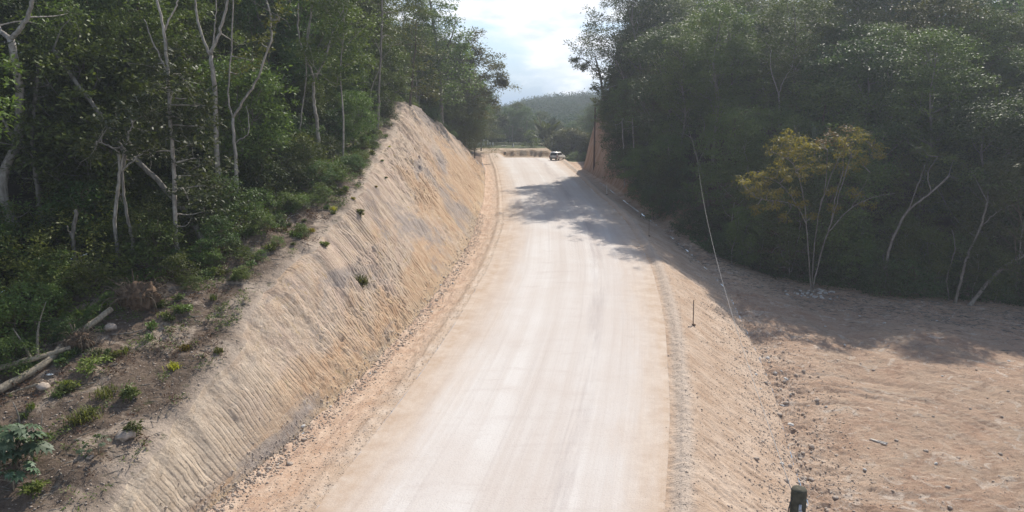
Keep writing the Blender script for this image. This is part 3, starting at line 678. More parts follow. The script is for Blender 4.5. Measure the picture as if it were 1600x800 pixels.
# right forest, climbing the hillside
cnt = 0
for e in (1.5, 6, 12, 19, 27, 36, 46, 58, 72):
    stp = 4.4 if e < 20 else (5.6 if e < 40 else 8)
    for x in np.arange(15, 120, stp):
        xx = x + rnd.uniform(-1.5, 1.5); yy = float(edgeR(xx)) + e + rnd.uniform(-1.5, 1.5)
        if not inview(xx, yy) or yy > 190: continue
        if xx < fillX(yy) + 3.2: continue
        if yy > 126 and xx < .112 * yy + 6: continue
        if yy > 98 and key_far(xx, yy): continue
        if not free(xx, yy, stp * .72): continue
        if e < 3: key = rnd.choice(['sapling', 'slim', 'round', 'slim']); sc = rnd.uniform(.75, 1.1)
        elif e < 8: key = rnd.choice(['round', 'dense', 'dense', 'slim']); sc = rnd.uniform(.85, 1.1)
        else: key = rnd.choice(['dense', 'round', 'dense', 'vine', 'tall']); sc = rnd.uniform(.75, 1.35) * (.75 if key == 'tall' else 1)
        cnt += 1
        lab = {'dense': 'dark dense tree right of road', 'tall': 'tall grey tree right of road',
               'round': 'low-crowned green tree right of road', 'slim': 'slender tree right of road', 'vine': 'vine-draped tree right of road',
               'sapling': 'young leafy tree right of road'}[key]
        plant(key, rnd.randrange(4), xx, yy, lab + ' ' + zoneR(xx, yy), 'tree', {'dense': 'dark dense trees', 'tall': 'tall trees', 'round': 'low-crowned trees', 'slim': 'slender pale trees', 'sapling': 'understory trees', 'vine': 'vine-draped trees'}[key] + ' of the right hillside ' + zoneR(xx, yy), sc)
print('right', cnt)
# shrubs along both forest edges
cnt = 0
for y in np.arange(27, 128, 1.5):
    for dd in (-.8, 1.5, 4, 7.5):
        yy = y + rnd.uniform(-.7, .7); x = float(edgeL(yy)) - dd + rnd.uniform(-.8, .8)
        if not inview(x, yy, 3) or (y > 60 and rnd.random() < .5): continue
        if dd > 1 and hides(x, yy, .8) and rnd.random() < .5: continue
        key = 'shrub' if rnd.random() < .6 else 'darkshrub'; cnt += 1
        plant(key, rnd.randrange(4), x, yy, ('leafy green shrub at the left forest edge ' if key == 'shrub' else 'dark bushy shrub at the left forest edge ') + zoneL(yy), 'shrub', ('green' if key == 'shrub' else 'dark') + ' shrubs of the left forest edge ' + zoneL(yy), rnd.uniform(.45, 1.05) * (.55 if dd < 0 else 1), zoff=-.1)
for x in np.arange(15, 66, 1.7):
    for dd in (0, 3, 6.5):
        xx = x + rnd.uniform(-.7, .7); yy = float(edgeR(xx)) + dd + rnd.uniform(-.8, .8)
        if xx < fillX(yy) + 2 or not inview(xx, yy, 3): continue
        cnt += 1
        plant('darkshrub', rnd.randrange(3), xx, yy, 'dark shrub right of road ' + zoneR(xx, yy), 'shrub', 'dark shrubs of the right forest edge ' + zoneR(xx, yy), rnd.uniform(.6, 1.1), zoff=-.1)
print('shrubs', cnt)

for i, (px, Y_, sc) in enumerate(((655, 128, 1.2), (675, 122, 1.15), (690, 134, 1.2), (705, 126, 1.05), (718, 140, 1.05), (730, 150, .95), (742, 145, .8), (660, 140, 1.4), (698, 150, 1.3), (640, 116, 1.2), (752, 165, .8), (722, 165, 1.1))):
    x = (px - 800) / FPX * (Y_ * CP + 2); plant('dense' if i % 3 else 'round', i, x, Y_, ('dark dense' if i % 3 else 'low-crowned green') + ' tree left of the road, massed behind the overhanging tree', 'tree', ('dark dense' if i % 3 else 'low-crowned') + ' trees behind the overhanging tree', sc)
# young trees filling the space behind the front trunks
for i in range(150):
    yy = rnd.uniform(28, 118); x = float(edgeL(yy)) - rnd.uniform(3, 22)
    if not inview(x, yy, 2) or hides(x, yy, 3 if i % 3 else 3.2): continue
    plant('sapling' if i % 3 else 'round', i, x, yy, ('young leafy tree left of the road ' if i % 3 else 'low-crowned green tree left of the road ') + zoneL(yy), 'tree', ('understory' if i % 3 else 'low-crowned') + ' trees of the left forest ' + zoneL(yy), rnd.uniform(1.0, 1.6) if i % 3 else rnd.uniform(.6, .85))
# growth hanging over and standing in front of the right cut bank
for i in range(46):
    yy = rnd.uniform(84, 117); x = float(fillX(yy)) + rnd.uniform(1.2, 5) + max(0, yy - 106) * .18
    if yy > 108 and x < .1275 * yy: continue
    key = 'darkshrub' if i % 3 else 'sapling'
    plant(key, i, x, yy, ('dark shrub' if i % 3 else 'young leafy tree') + ' hanging on the shaded right cut bank', 'shrub' if i % 3 else 'tree', ('shrubs' if i % 3 else 'young trees') + ' on the right cut bank', rnd.uniform(.7, 1.2) if i % 3 else rnd.uniform(.7, 1.1))
for i, (px, py) in enumerate(((1235, 438), (1215, 432), (1255, 440), (1300, 444), (1325, 446))):
    q = gp(px, py); plant('sapling', i, q[0], q[1] + 2.5, 'young leafy tree mingling with the lower stems of the yellow-leaved tree', 'tree', 'young trees behind the yellow-leaved tree', rnd.uniform(.75, 1.0))
for i in range(26):
    yy = rnd.uniform(33, 72); x = float(edgeL(yy)) + rnd.uniform(.2, .75) * float(crestX(yy) - edgeL(yy))
    plant('shrub', i, x, yy, 'small leafy bush spilling over the bench soil ' + zoneL(yy), 'shrub', 'small bushes on the bench soil ' + zoneL(yy), rnd.uniform(.2, .42), zoff=-.05)
for i, (px, Y_, sc) in enumerate(((985, 121, .62), (1000, 124, .7), (1015, 119, .75), (1030, 126, .8), (1045, 121, .85), (1000, 131, .7), (1020, 136, .8), (970, 116, .45), (1060, 128, .9), (985, 129, .55))):
    x = (px - 800) / FPX * (Y_ * CP + 1); plant('dense' if i % 2 else 'round', i, x, Y_, ('dark dense' if i % 2 else 'low-crowned green') + ' tree on top of the right cut bank behind the jutting crown', 'tree', ('dark dense' if i % 2 else 'low-crowned') + ' trees on top of the right cut bank', sc * (1 if i % 2 else 1.15))
# thin-stemmed growth round the yellow-leaved tree
for i, (px, py) in enumerate(((1170, 425), (1195, 430), (1310, 448), (1340, 450), (1355, 458), (1420, 462), (1450, 466), (1150, 420), (1290, 440), (1535, 480), (1570, 482))):
    q = gp(px, py); plant('slim' if i % 2 else 'sapling', i, q[0], q[1] + 1.5, 'thin-stemmed young tree in the row at the clearing edge around the yellow-leaved tree', 'tree', 'thin-stemmed trees at the clearing edge', rnd.uniform(.35, .55) if i % 2 else rnd.uniform(.6, .95))

# ------------------------------------------------------------------ trees the photograph shows one by one
def traced(name, label, base, limbs, clumps=(), bark='bark_pale', leafm='leaf_mid', r0=.15, crad=1.1, nleaf=90, lsize=.25, droop=.25, Y=None, seed=1, extra=None, cat='tree', jit=1.2, flat=.7, aspect=.42):
    """limbs: [(radius start, radius end, [(px, py, depth offset), ...])]; everything stands round the base's own distance"""
    rng = np.random.default_rng(seed)
    B = gp(*base) if Y is None else None
    if Y is not None:
        q = at(base[0], base[1], Y); B = np.array([q[0], Y, h(q[0], Y)])
    B = np.array([B[0], B[1], h(B[0], B[1])]); t = thing(name, label, cat, tuple(B))
    mb = MB(); allp = []
    for li, (ra, rb, pts) in enumerate(limbs):
        P = [at(p[0], p[1], B[1] + (p[2] if len(p) > 2 else 0)) - B for p in pts]
        if li == 0: P[0] = np.array([0, 0, -.3]); 
        C = curve(P, max(8, 5 * len(P))); n = len(C)
        C[1:] += rng.normal(size=(n - 1, 3)) * .025
        rad = np.linspace(ra, rb, n)
        if li == 0: rad[0] *= 1.5; rad[1] *= 1.2
        mb.tube(C, rad, 8 if ra > .12 else 6); allp.append(C)
    A = np.concatenate(allp)
    cen = []
    for c in clumps:
        r = c[3] if len(c) > 3 else crad
        cen.append((at(c[0], c[1], B[1] + (c[2] if len(c) > 2 else rng.uniform(-jit, jit))) - B, r))
    if cen:
        for c, r in cen:
            j = int(np.argmin(np.sum((A - c) ** 2, 1))); s0 = A[j]
            mb.tube(curve([s0, (s0 + c) / 2 + rng.normal(size=3) * .15, c], 7), np.linspace(min(.05, ra if False else .05), .015, 7), 5, False)
            for q in range(4):
                e = c + rng.normal(size=3) * r * .6
                mb.tube([c, (c + e) / 2 + rng.normal(size=3) * .08, e], [.015, .01, .006], 3, False)
        C = np.array([c for c, r in cen]); Rr = np.array([r for c, r in cen])
        sub = np.repeat(C, 5, 0) + rng.normal(size=(len(C) * 5, 3)) * np.repeat(Rr, 5)[:, None] * np.array([.6, .6, .42])
        a = leaves(rng, sub, np.repeat(Rr, 5) * .5, nleaf // 4, lsize, flat, droop, aspect)
        b = leaves(rng, C, Rr * 1.05, nleaf // 2, lsize, flat, droop, aspect)
    obj('trunk', mb.mesh('trunk', M[bark], True), t)
    if cen: obj('crown', leafmesh('crown', [a, b], M[leafm]), t)
    if extra:
        em, pts, er = extra
        C = np.array([at(p[0], p[1], B[1] + rng.uniform(-1, 1)) - B for p in pts])
        obj('crown', leafmesh('crown', [leaves(rng, C, er, nleaf, lsize, flat, .2)], M[em]), t)
    return t

traced('twisted_tree', 'thick twisted pale trunk at the far left frame edge, bending twice', (22, 352),
       [(.28, .18, [(22, 352), (3, 288, 0), (27, 220, .5), (30, 140, 0), (17, 62, -.5)]), (.13, .09, [(17, 62, -.5), (40, 32, -.8), (54, -6, -1)]),
        (.14, .1, [(17, 62, -.5), (-2, 45, 0), (-25, 10, 0)]), (.1, .05, [(26, 222, .4), (5, 188, -.4), (-20, 160, -1)])],
       [(60, -30), (30, -50), (90, -20), (-10, -30), (70, 40, 2), (110, 20, 2.5), (45, 330, -1, 1.0), (10, 370, -1, 1.0)], seed=11)
traced('leaning_tree', 'leaning bare trunk slanting up-left from the soil edge of the bench', (327, 388),
       [(.17, .09, [(327, 388), (300, 345, .4), (268, 306, .8), (228, 264, 1.2), (195, 236, 1.6), (160, 184, 2), (128, 140, 2.2), (102, 106, 2.4), (84, 78, 2.5)]), (.05, .02, [(195, 236, 1.6), (225, 232, 1.2), (240, 236, 1)])],
       [(90, 60, 3, .9), (60, 80, 3, .9), (110, 30, 3, 1)], bark='bark_grey', seed=12)
traced('forked_tree', 'small forked tree with glossy leaves beside the leaning trunk', (184, 405),
       [(.10, .07, [(184, 405), (179, 340, 0), (187, 268, .2), (183, 236, .2)]), (.06, .03, [(187, 268, .2), (200, 215, 0), (208, 192, 0)]), (.05, .02, [(186, 270, .2), (212, 248, -.2), (236, 231, -.4)]), (.05, .02, [(183, 236, .2), (165, 225, 0), (150, 222, 0)])],
       [(190, 215), (150, 228), (210, 230), (175, 190), (205, 175), (230, 205), (140, 245, 0, .7), (225, 180), (160, 205, 0, .8)], leafm='leaf_glossy', lsize=.3, crad=.85, nleaf=80, seed=13, droop=.1)
traced('crooked_tree', 'thin crooked trunk right of the small forked tree', (205, 405), [(.1, .06, [(205, 405), (206, 370, 0), (198, 335, 0), (192, 290, .2), (196, 240, .5)])], [(185, 300, 1, .7), (200, 250, 1, .8)], bark='bark_grey', seed=14)
traced('snag', 'short broken trunk standing in the undergrowth at far left', (117, 415), [(.11, .09, [(117, 415), (114, 372, 0), (119, 327, 0)]), (.05, .03, [(114, 378, 0), (104, 352, 0)])], bark='bark_grey', seed=15, cat='dead trunk')
traced('thin_trunk_tree', 'thin grey trunk close right of the twisted tree at far left', (64, 348), [(.13, .08, [(64, 348), (58, 290, 0), (50, 235, 0), (52, 180, 0), (60, 100, 0)])], [(70, 200, 0, .8), (45, 170, 0, .9), (70, 150, 0, 1), (60, 235, -1, .8), (35, 260, 0, .9)], bark='bark_grey', leafm='leaf_glossy', lsize=.32, seed=16)
traced('glossy_leaved_tree', 'pale thin tree carrying a tall mass of glossy light-catching leaves', (276, 400),
       [(.12, .06, [(276, 400), (273, 300, 0), (266, 185, .2), (262, 110, .4), (256, 50, .6), (244, -5, .8)]), (.05, .03, [(256, 50, .6), (270, 20, .5), (283, -8, .4)]), (.05, .02, [(262, 112, .4), (240, 70, 0), (226, 30, 0)])],
       [(245, 130), (270, 142), (298, 152), (285, 185), (258, 215), (300, 225), (272, 255), (308, 275), (328, 292), (292, 306), (250, 178), (318, 198), (240, 105), (262, 80), (330, 250), (300, 340), (320, 330), (235, 240, 0, .8), (285, 120), (320, 165, 0, .8)],
       leafm='leaf_glossy', crad=.85, lsize=.32, nleaf=90, jit=1.6, seed=17, droop=.1)
traced('straight_pale_tree', 'straight pale trunk, left of the pair at the middle of the bench edge', (344, 328),
       [(.19, .13, [(344, 328), (339, 250, 0), (335, 135, 0), (328, 86, 0)]), (.09, .06, [(328, 86, 0), (311, 40, .3), (304, -8, .5)]), (.10, .07, [(328, 86, 0), (345, 45, 0), (358, -8, 0)]), (.04, .03, [(331, 90, 0), (336, 40, 0), (338, -8, 0)])],
       [(300, -35), (330, -55), (360, -35), (280, -20), (385, -30), (345, -15), (310, 25, 2, .8), (375, 70, 2, .9)], crad=1.4, seed=18)
traced('forked_pale_tree', 'pale trunk forking widely, right of the straight pale trunk', (371, 328),
       [(.14, .09, [(371, 328), (368, 250, 0), (364, 185, 0)]), (.08, .05, [(364, 185, 0), (385, 150, -.3), (403, 120, -.4), (424, 52, -.5), (416, -8, -.4)]), (.06, .04, [(364, 185, 0), (357, 150, .2), (361, 80, .3), (365, -8, .3)]), (.04, .02, [(366, 225, 0), (388, 205, 0), (386, 165, .4)])],
       [(420, -35), (390, -30), (450, -20), (435, 25, -1, 1), (410, 65, 1, .8), (365, -40), (395, 95, .5, .9), (375, 110, 1.5, .8)], crad=1.2, leafm='leaf_light', seed=19)
traced('slender_fork_tree', 'slender pale tree with two long forks against dark forest above the cut', (500, 250),
       [(.17, .11, [(500, 250), (496, 200, 0), (491, 160, 0), (490, 120, 0)]), (.10, .05, [(490, 120, 0), (474, 80, 0), (466, 50, 0), (466, -8, 0)]), (.10, .04, [(491, 122, 0), (508, 92, 0), (522, 45, 0), (538, 12, 0)]), (.06, .04, [(477, 88, 0), (484, 40, .3), (490, -8, .4)]), (.04, .02, [(524, 40, 0), (536, 30, 0), (545, 10, 0)])],
       [(465, -35), (490, -45), (545, -20), (520, -35), (440, -20)], crad=1.6, seed=20)
traced('thin_pale_tree', 'thin pale stem just left of the slender two-forked tree', (469, 250), [(.07, .04, [(469, 250), (470, 190, 0), (478, 120, 0), (478, 70, 0), (486, 20, 0)])], [(486, 0, 0, 1.2), (480, -30, 0, 1.2)], seed=21)
traced('grey_pole_tree', 'straight grey trunk close to the top of the cut slope', (590, 204), [(.13, .08, [(590, 204), (592, 150, 0), (595, 80, 0), (597, 20, 0), (598, -10, 0)])], [(575, 0), (600, -30), (620, -10), (585, 40, 2, 1.5), (615, 60, 2, 1.5), (630, 20)], bark='bark_grey', crad=1.8, seed=22)
traced('leafy_edge_tree', 'bright leafy tree leaning over the peak of the cut slope', (640, 165), [(.16, .08, [(640, 165), (645, 120, 0), (650, 60, 0)])],
       [(640, 40), (655, 70), (640, 95), (660, 110), (650, 20), (672, 135, 0, 1.2), (625, 120), (668, 85), (630, 70), (680, 150, 0, 1), (655, 140, 0, 1.2)], bark='bark_brown', leafm='leaf_light', crad=1.5, lsize=.3, nleaf=110, seed=23)
traced('tall_crowned_tree', 'tall tree with layered crown reaching the top frame edge behind the cut peak', (690, 190),
       [(.3, .15, [(690, 190), (688, 130, 0), (680, 60, 0), (672, 0, 0)]), (.15, .06, [(685, 100, 0), (705, 60, 0), (712, 30, 0)])],
       [(665, 5), (690, 10), (700, 35), (680, 45), (712, 60), (695, 80), (715, 90), (670, 85), (700, 115), (680, 130), (720, 125), (705, 150), (650, 25), (690, -20), (725, 75, 0, 1.2)], Y=113, crad=2.4, lsize=.42, nleaf=280, bark='bark_grey', jit=3, seed=24)
traced('overhanging_tree', 'outermost tree of the left forest, crown reaching over the road toward the sky', (728, 232),
       [(.34, .16, [(728, 232), (726, 180, 0), (732, 130, 0), (738, 80, 0)]), (.16, .06, [(730, 150, 0), (752, 120, 0), (772, 105, 0)]), (.15, .06, [(727, 172, 0), (745, 150, 0), (762, 150, 0)])],
       [(735, 60), (722, 72), (748, 78), (760, 92), (742, 98), (728, 104), (772, 104), (784, 120, 0, 1.4), (765, 120), (748, 126), (778, 136), (758, 146), (735, 140), (722, 130), (742, 164), (768, 160, 0, 1.5), (728, 165), (715, 150), (716, 95), (785, 132, 0, 1.0), (752, 180, 0, 1.4)], Y=131, crad=2.2, lsize=.42, nleaf=300, bark='bark_grey', leafm='leaf_light', jit=3, seed=25)
traced('bushy_tree', 'rounded dark tree beyond the overhanging one, above the far house', (762, 228), [(.25, .1, [(762, 228), (762, 200, 0), (763, 175, 0)])],
       [(750, 175), (762, 168), (775, 172), (783, 182, 0, 1.6), (768, 188), (755, 192), (742, 182), (778, 196), (764, 205), (748, 205), (788, 192, 0, 1.3), (738, 200), (770, 215), (752, 215)], Y=205, crad=2.8, lsize=.55, nleaf=260, bark='bark_grey', leafm='leaf_dark', jit=3, seed=26)
# right side
traced('bank_top_tree', 'tree on the right cut bank with crown jutting into the sky gap', (945, 205),
       [(.25, .12, [(945, 205), (944, 160, 0), (938, 120, 0), (930, 90, 0)]), (.1, .04, [(938, 120, 0), (915, 95, 0), (902, 90, 0)]), (.1, .05, [(942, 140, 0), (962, 90, 0), (985, 50, 0)])],
       [(908, 82), (898, 97, 0, .9), (922, 66), (938, 62), (922, 96), (912, 106, 0, .8), (935, 112), (950, 90), (962, 62), (950, 125), (932, 140, 0, 1), (975, 45), (992, 22), (998, 52), (985, 80), (965, 105), (975, 130), (940, 160, 0, 1.1), (955, 175, 0, 1.3), (1005, 0), (968, 155), (1010, 25)], Y=119, crad=1.8, lsize=.36, nleaf=220, bark='bark_grey', jit=2.5, seed=31)
traced('dead_tree', 'bare pale dead branches on the right cut bank edge', (977, 172), [(.13, .07, [(977, 172), (976, 138, 0), (972, 115, 0), (963, 95, 0)]), (.05, .015, [(963, 95, 0), (950, 78, 0), (940, 62, 0)]), (.05, .015, [(963, 95, 0), (968, 70, 0), (978, 48, 0)]), (.04, .015, [(966, 100, 0), (985, 82, 0), (992, 65, 0)]), (.06, .02, [(976, 128, 0), (958, 135, 0), (945, 138, 0)])], Y=112, seed=32, cat='dead tree')
traced('yellow_leaved_tree', 'small many-stemmed tree with sparse yellow leaves at the clearing edge', (1268, 458),
       [(.06, .03, [(1268, 458), (1263, 400, 0), (1259, 340, 0), (1252, 290, 0), (1238, 255, 0), (1212, 240, 0)]), (.055, .03, [(1268, 456, .1), (1272, 390, .3), (1280, 330, .3), (1290, 290, .4), (1293, 235, .4)]),
        (.07, .03, [(1269, 456, 0), (1284, 390, -.2), (1298, 350, -.3), (1312, 300, -.3), (1330, 240, -.3)]), (.06, .03, [(1298, 350, -.3), (1305, 310, 0), (1316, 270, 0), (1318, 240, 0)]), (.06, .02, [(1294, 362, -.3), (1330, 325, -.5), (1365, 308, -.7), (1398, 302, -.8)]),
        (.05, .02, [(1260, 350, 0), (1240, 312, .2), (1215, 285, .3), (1182, 272, .3)]), (.04, .015, [(1250, 325, 0), (1225, 315, -.3), (1190, 312, -.4), (1170, 300, -.4)]), (.04, .02, [(1281, 328, .3), (1300, 270, .6), (1322, 230, .8), (1350, 215, .9)]), (.03, .01, [(1330, 325, -.5), (1350, 290, -.5), (1360, 270, -.5)])],
       [(1180, 290), (1200, 302), (1160, 284), (1172, 300), (1222, 222), (1240, 232), (1205, 232), (1258, 258), (1275, 250), (1238, 212), (1332, 218), (1348, 212), (1364, 230), (1314, 240), (1326, 262), (1222, 252), (1190, 275), (1245, 265), (1275, 232), (1296, 300, 0, .5), (1350, 250, 0, .5), (1215, 300, 0, .5), (1195, 285), (1215, 268), (1232, 240), (1250, 240), (1262, 225), (1238, 225), (1255, 275, 0, .6), (1212, 312), (1185, 305), (1285, 262, 0, .6), (1338, 238), (1308, 262), (1375, 240, 0, .6), (1320, 225), (1230, 280, 0, .6), (1205, 325, 0, .7), (1225, 340, 0, .6), (1250, 320, 0, .7), (1270, 340, 0, .6), (1300, 325, 0, .6), (1330, 300, 0, .7), (1350, 320, 0, .6), (1180, 325, 0, .6), (1240, 300, 0, .7)],
       bark='bark_grey', leafm='leaf_yellow', crad=.8, nleaf=110, lsize=.24, droop=.9, aspect=.3, jit=1.6, seed=33, extra=('leaf_dry', [(1298, 212), (1312, 222), (1285, 224), (1325, 205)], .8))
traced('bare_leaning_tree', 'grey bare trunk angling right, between yellow tree and right frame edge', (1382, 457),
       [(.14, .08, [(1382, 457), (1388, 395, 0), (1405, 352, 0), (1422, 326, 0), (1455, 300, -.4), (1482, 276, -.6)]), (.07, .03, [(1418, 332, 0), (1430, 300, 0), (1445, 258, 0)]), (.06, .03, [(1384, 455, 0), (1382, 420, .2), (1380, 398, .2)]), (.05, .02, [(1455, 300, -.4), (1450, 270, -.4), (1465, 245, -.4)])],
       [(1490, 250, 1, 1), (1445, 235, 1, 1.2), (1500, 280, 1, .8)], bark='bark_grey', leafm='leaf_mid', seed=34)
traced('curved_trunk_tree', 'grey trunk curving up from the clearing edge near the right frame edge', (1492, 474), [(.13, .07, [(1492, 474), (1503, 430, 0), (1512, 400, 0), (1532, 355, 0), (1543, 315, 0)]), (.05, .03, [(1483, 470, .3), (1480, 430, .3), (1492, 390, .3), (1488, 360, .3)]), (.04, .02, [(1532, 355, 0), (1560, 330, 0), (1590, 318, 0)])], [(1545, 290, 1, 1.2), (1520, 270, 1, 1.2), (1575, 300, 1, 1)], bark='bark_grey', seed=35)
traced('slanting_trunk_tree', 'thick trunk slanting up-right out of the frame at the clearing edge', (1512, 478), [(.17, .13, [(1512, 478), (1545, 440, 0), (1575, 412, 0), (1602, 398, 0), (1640, 370, 0)]), (.06, .03, [(1592, 405, 0), (1598, 360, 0), (1610, 310, 0)]), (.06, .03, [(1585, 462, .5), (1590, 430, .5), (1597, 392, .5)])], [(1640, 340, 0, 1.2), (1610, 300, 0, 1.2)], bark='bark_grey', seed=36)
traced('hillside_pale_tree', 'small pale forked trunk high in the dark hillside left of the vine-draped trees', (1219, 205), [(.14, .08, [(1219, 205), (1217, 165, 0), (1216, 145, 0)]), (.06, .03, [(1216, 148, 0), (1225, 125, 0), (1238, 105, 0)]), (.06, .03, [(1216, 145, 0), (1205, 110, 0), (1204, 85, 0)])], [(1240, 85, 1, 1.3), (1200, 70, 1, 1.3), (1220, 90, 2, 1.2)], Y=84, seed=37)
for i, (px, py, ty, Y_) in enumerate(((976, 282, 230, 99), (992, 280, 225, 98), (1048, 320, 262, 89))):
    traced('thin_pale_tree', ('thin pale trunk in the dark gap beside the shaded cut bank, left one of two', 'thin pale trunk in the dark gap beside the shaded cut bank, right one of two', 'thin pale trunk in dark undergrowth midway along the right road edge')[i],
           (px, py), [(.11, .07, [(px, py), (px - 1, (py + ty) / 2, 0), (px - 2, ty, 0), (px - 4, ty - 40, .5)])], [(px - 4, ty - 45, 1, 1.4), (px + 8, ty - 30, 1, 1.2), (px - 14, ty - 35, 1, 1.2)], Y=Y_, seed=38 + i)
traced('vine_arch_tree', 'pale curved trunk behind the upper end of the cable on the right', (1108, 330), [(.14, .07, [(1108, 330), (1100, 280, 0), (1090, 250, 0), (1080, 215, 0)]), (.05, .02, [(1092, 252, 0), (1105, 225, 0), (1100, 205, 0)])], [(1075, 195, 0, 1.3), (1095, 180, 0, 1.3), (1060, 210, 0, 1.2)], Y=84, bark='bark_grey', leafm='leaf_dark', seed=42)
traced('dry_shrub', 'brown dried vine thicket left of the yellow-leaved tree', (1235, 425), [(.05, .02, [(1235, 425), (1232, 380, 0), (1228, 340, 0)]), (.04, .02, [(1236, 425, 0), (1248, 370, 0), (1250, 330, 0)]), (.03, .01, [(1233, 425, 0), (1215, 380, 0), (1208, 350, 0)])],
       [(1225, 350), (1240, 375), (1222, 390), (1245, 345), (1212, 365), (1250, 395), (1230, 410), (1205, 395), (1215, 420), (1255, 415), (1268, 395)], Y=71, leafm='leaf_dry', crad=.9, nleaf=90, lsize=.16, droop=.9, seed=43, cat='shrub')
# vine-draped crowns of the middle distance on the right hill
for i, (px, Y_, sc, wd) in enumerate(((1290, 88, 1.15, 'largest vine-draped light green tree, above the yellow-leaved tree'), (1500, 84, 1.2, 'vine-draped light green tree with flat ragged top, right of the largest one'), (1400, 92, 1.0, 'vine-draped light green tree between and behind the two big vine-draped ones'), (1590, 86, 1.05, 'vine-draped light green tree at the right frame edge'), (1440, 76, .72, 'low bushy yellow-green tree in front of the vine-draped trees'), (1120, 96, .8, 'vine-draped tree above the upper end of the cable'))):
    x = (px - 800) / FPX * Y_; plant('vine', i, x, Y_, wd, 'tree', None, sc)

# far things in the gap at the end of the road
def spot(px, Y): return (px - 800) / FPX * (Y * CP + 3.5), Y
far = [(752, 222, .72, 'dense'), (770, 228, .66, 'dense'), (784, 222, .55, 'round'), (797, 214, .62, 'dense'), (809, 220, .55, 'tall'), (820, 213, .62, 'dense'), (833, 222, .5, 'round'), (846, 228, .62, 'dense'),
       (866, 224, .6, 'dense'), (880, 230, .6, 'round'), (896, 222, .58, 'dense'), (912, 226, .66, 'dense'), (926, 216, .8, 'dense'), (940, 205, .9, 'dense'), (776, 205, .38, 'round'), (812, 206, .34, 'round'), (740, 200, .8, 'dense'), (728, 206, .9, 'tall'), (712, 195, .9, 'dense'), (700, 186, .9, 'dense')]
for i, (px, Y_, sc, k) in enumerate(far):
    x, y = spot(px, Y_)
    ordn = ('behind the far house' if px < 775 else 'between lamp pole and house' if px < 800 else 'left of the far palm' if px < 850 else 'right of the far palm' if px < 900 else 'behind the right cut bank')
    plant(k, i, x, y, ('dark rounded' if k == 'dense' else 'mid-green low' if k == 'round' else 'tall narrow') + ' tree past the end of the road ' + ordn, 'tree', ('dark' if k == 'dense' else 'low' if k == 'round' else 'tall') + ' trees past the end of the road ' + ordn, sc * 1.02)
x, y = spot(892, 192)
b = grow_tree(901, height=7.2, crown_r=5.2, crown_lo=.05, trunk_r=.2, nclump=150, nleaf=90, lsize=.42, bark='bark_brown', leafm='leaf_light', clump_r=1.1, shape='skirt')
t = thing('broadleaf_tree', 'bright green domed tree just past the parked vehicle', 'tree', (x, y, h(x, y))); obj('trunk', b[0], t); obj('crown', b[1], t)
x, y = spot(829, 180); plant('shrub', 1, x, y, 'pale rounded shrub on top of the far dirt berm', 'shrub', None, 1.5)
for i, (px, Y_, sc) in enumerate(((905, 168, .8), (912, 160, .7), (897, 176, .9), (921, 152, .7))):
    x, y = spot(px, Y_); plant('shrub', i, x, y, 'low green bush on the verge past the parked vehicle', 'shrub', 'low bushes on the far verge', sc)

# palm with upright fronds
def frond(mb_rib, Vs, Fs, base, az, L, up, bend, nl=34, wl=.9, ww=.07):
    d = np.array([math.cos(az), math.sin(az), 0]); pts = []
    for s in np.linspace(0, 1, 12):
        ang = up - bend * s ** 1.6; pts.append((math.cos(ang), math.sin(ang)))
    P = [np.array(base, float)]
    for c, z in pts[1:]: P.append(P[-1] + (d * c + np.array([0, 0, z])) * L / 11)
    P = np.array(P); mb_rib.tube(P, np.linspace(.06, .015, 12) * L / 5, 4, False)
    sd_ = np.cross(d, [0, 0, 1])
    for s in np.linspace(.15, 1, nl):
        q = P[0] * 0 + np.array([np.interp(s * 11, range(12), P[:, k]) for k in range(3)]); i = min(10, int(s * 11)); T = P[i + 1] - P[i]; T /= np.linalg.norm(T)
        ll = wl * math.sin(math.pi * (.12 + .8 * s)) * L / 5
        for sg in (-1, 1):
            a = sd_ * sg * .8 + T * .5 + np.array([0, 0, -.35]); a /= np.linalg.norm(a); n0 = len(Vs)
            Vs += [q, q + a * ll * .5 + T * ww * L / 5, q + a * ll, q + a * ll * .5 - T * ww * L / 5]; Fs.append((n0, n0 + 1, n0 + 2, n0 + 3))
x, y = spot(853, 203); z = h(x, y)
t = thing('palm', 'large palm with long upright fronds at the end of the road', 'palm', (x, y, z)); rg = np.random.default_rng(5)
mb = MB(); mb.tube([(0, 0, -.2), (0, 0, 1.6)], [.35, .3], 8); obj('trunk', mb.mesh('trunk', M['bark_brown'], True), t)
mb = MB(); Vs = []; Fs = []
for i in range(22): frond(mb, Vs, Fs, (0, 0, 1.3), i * 2.4, rg.uniform(5.5, 7.6), rg.uniform(1.15, 1.5) if i < 14 else .85, rg.uniform(.5, 1.1), wl=1.2, ww=.12)
mb.add(Vs, Fs); obj('fronds', mb.mesh('fronds', M['leaf_mid']), t)
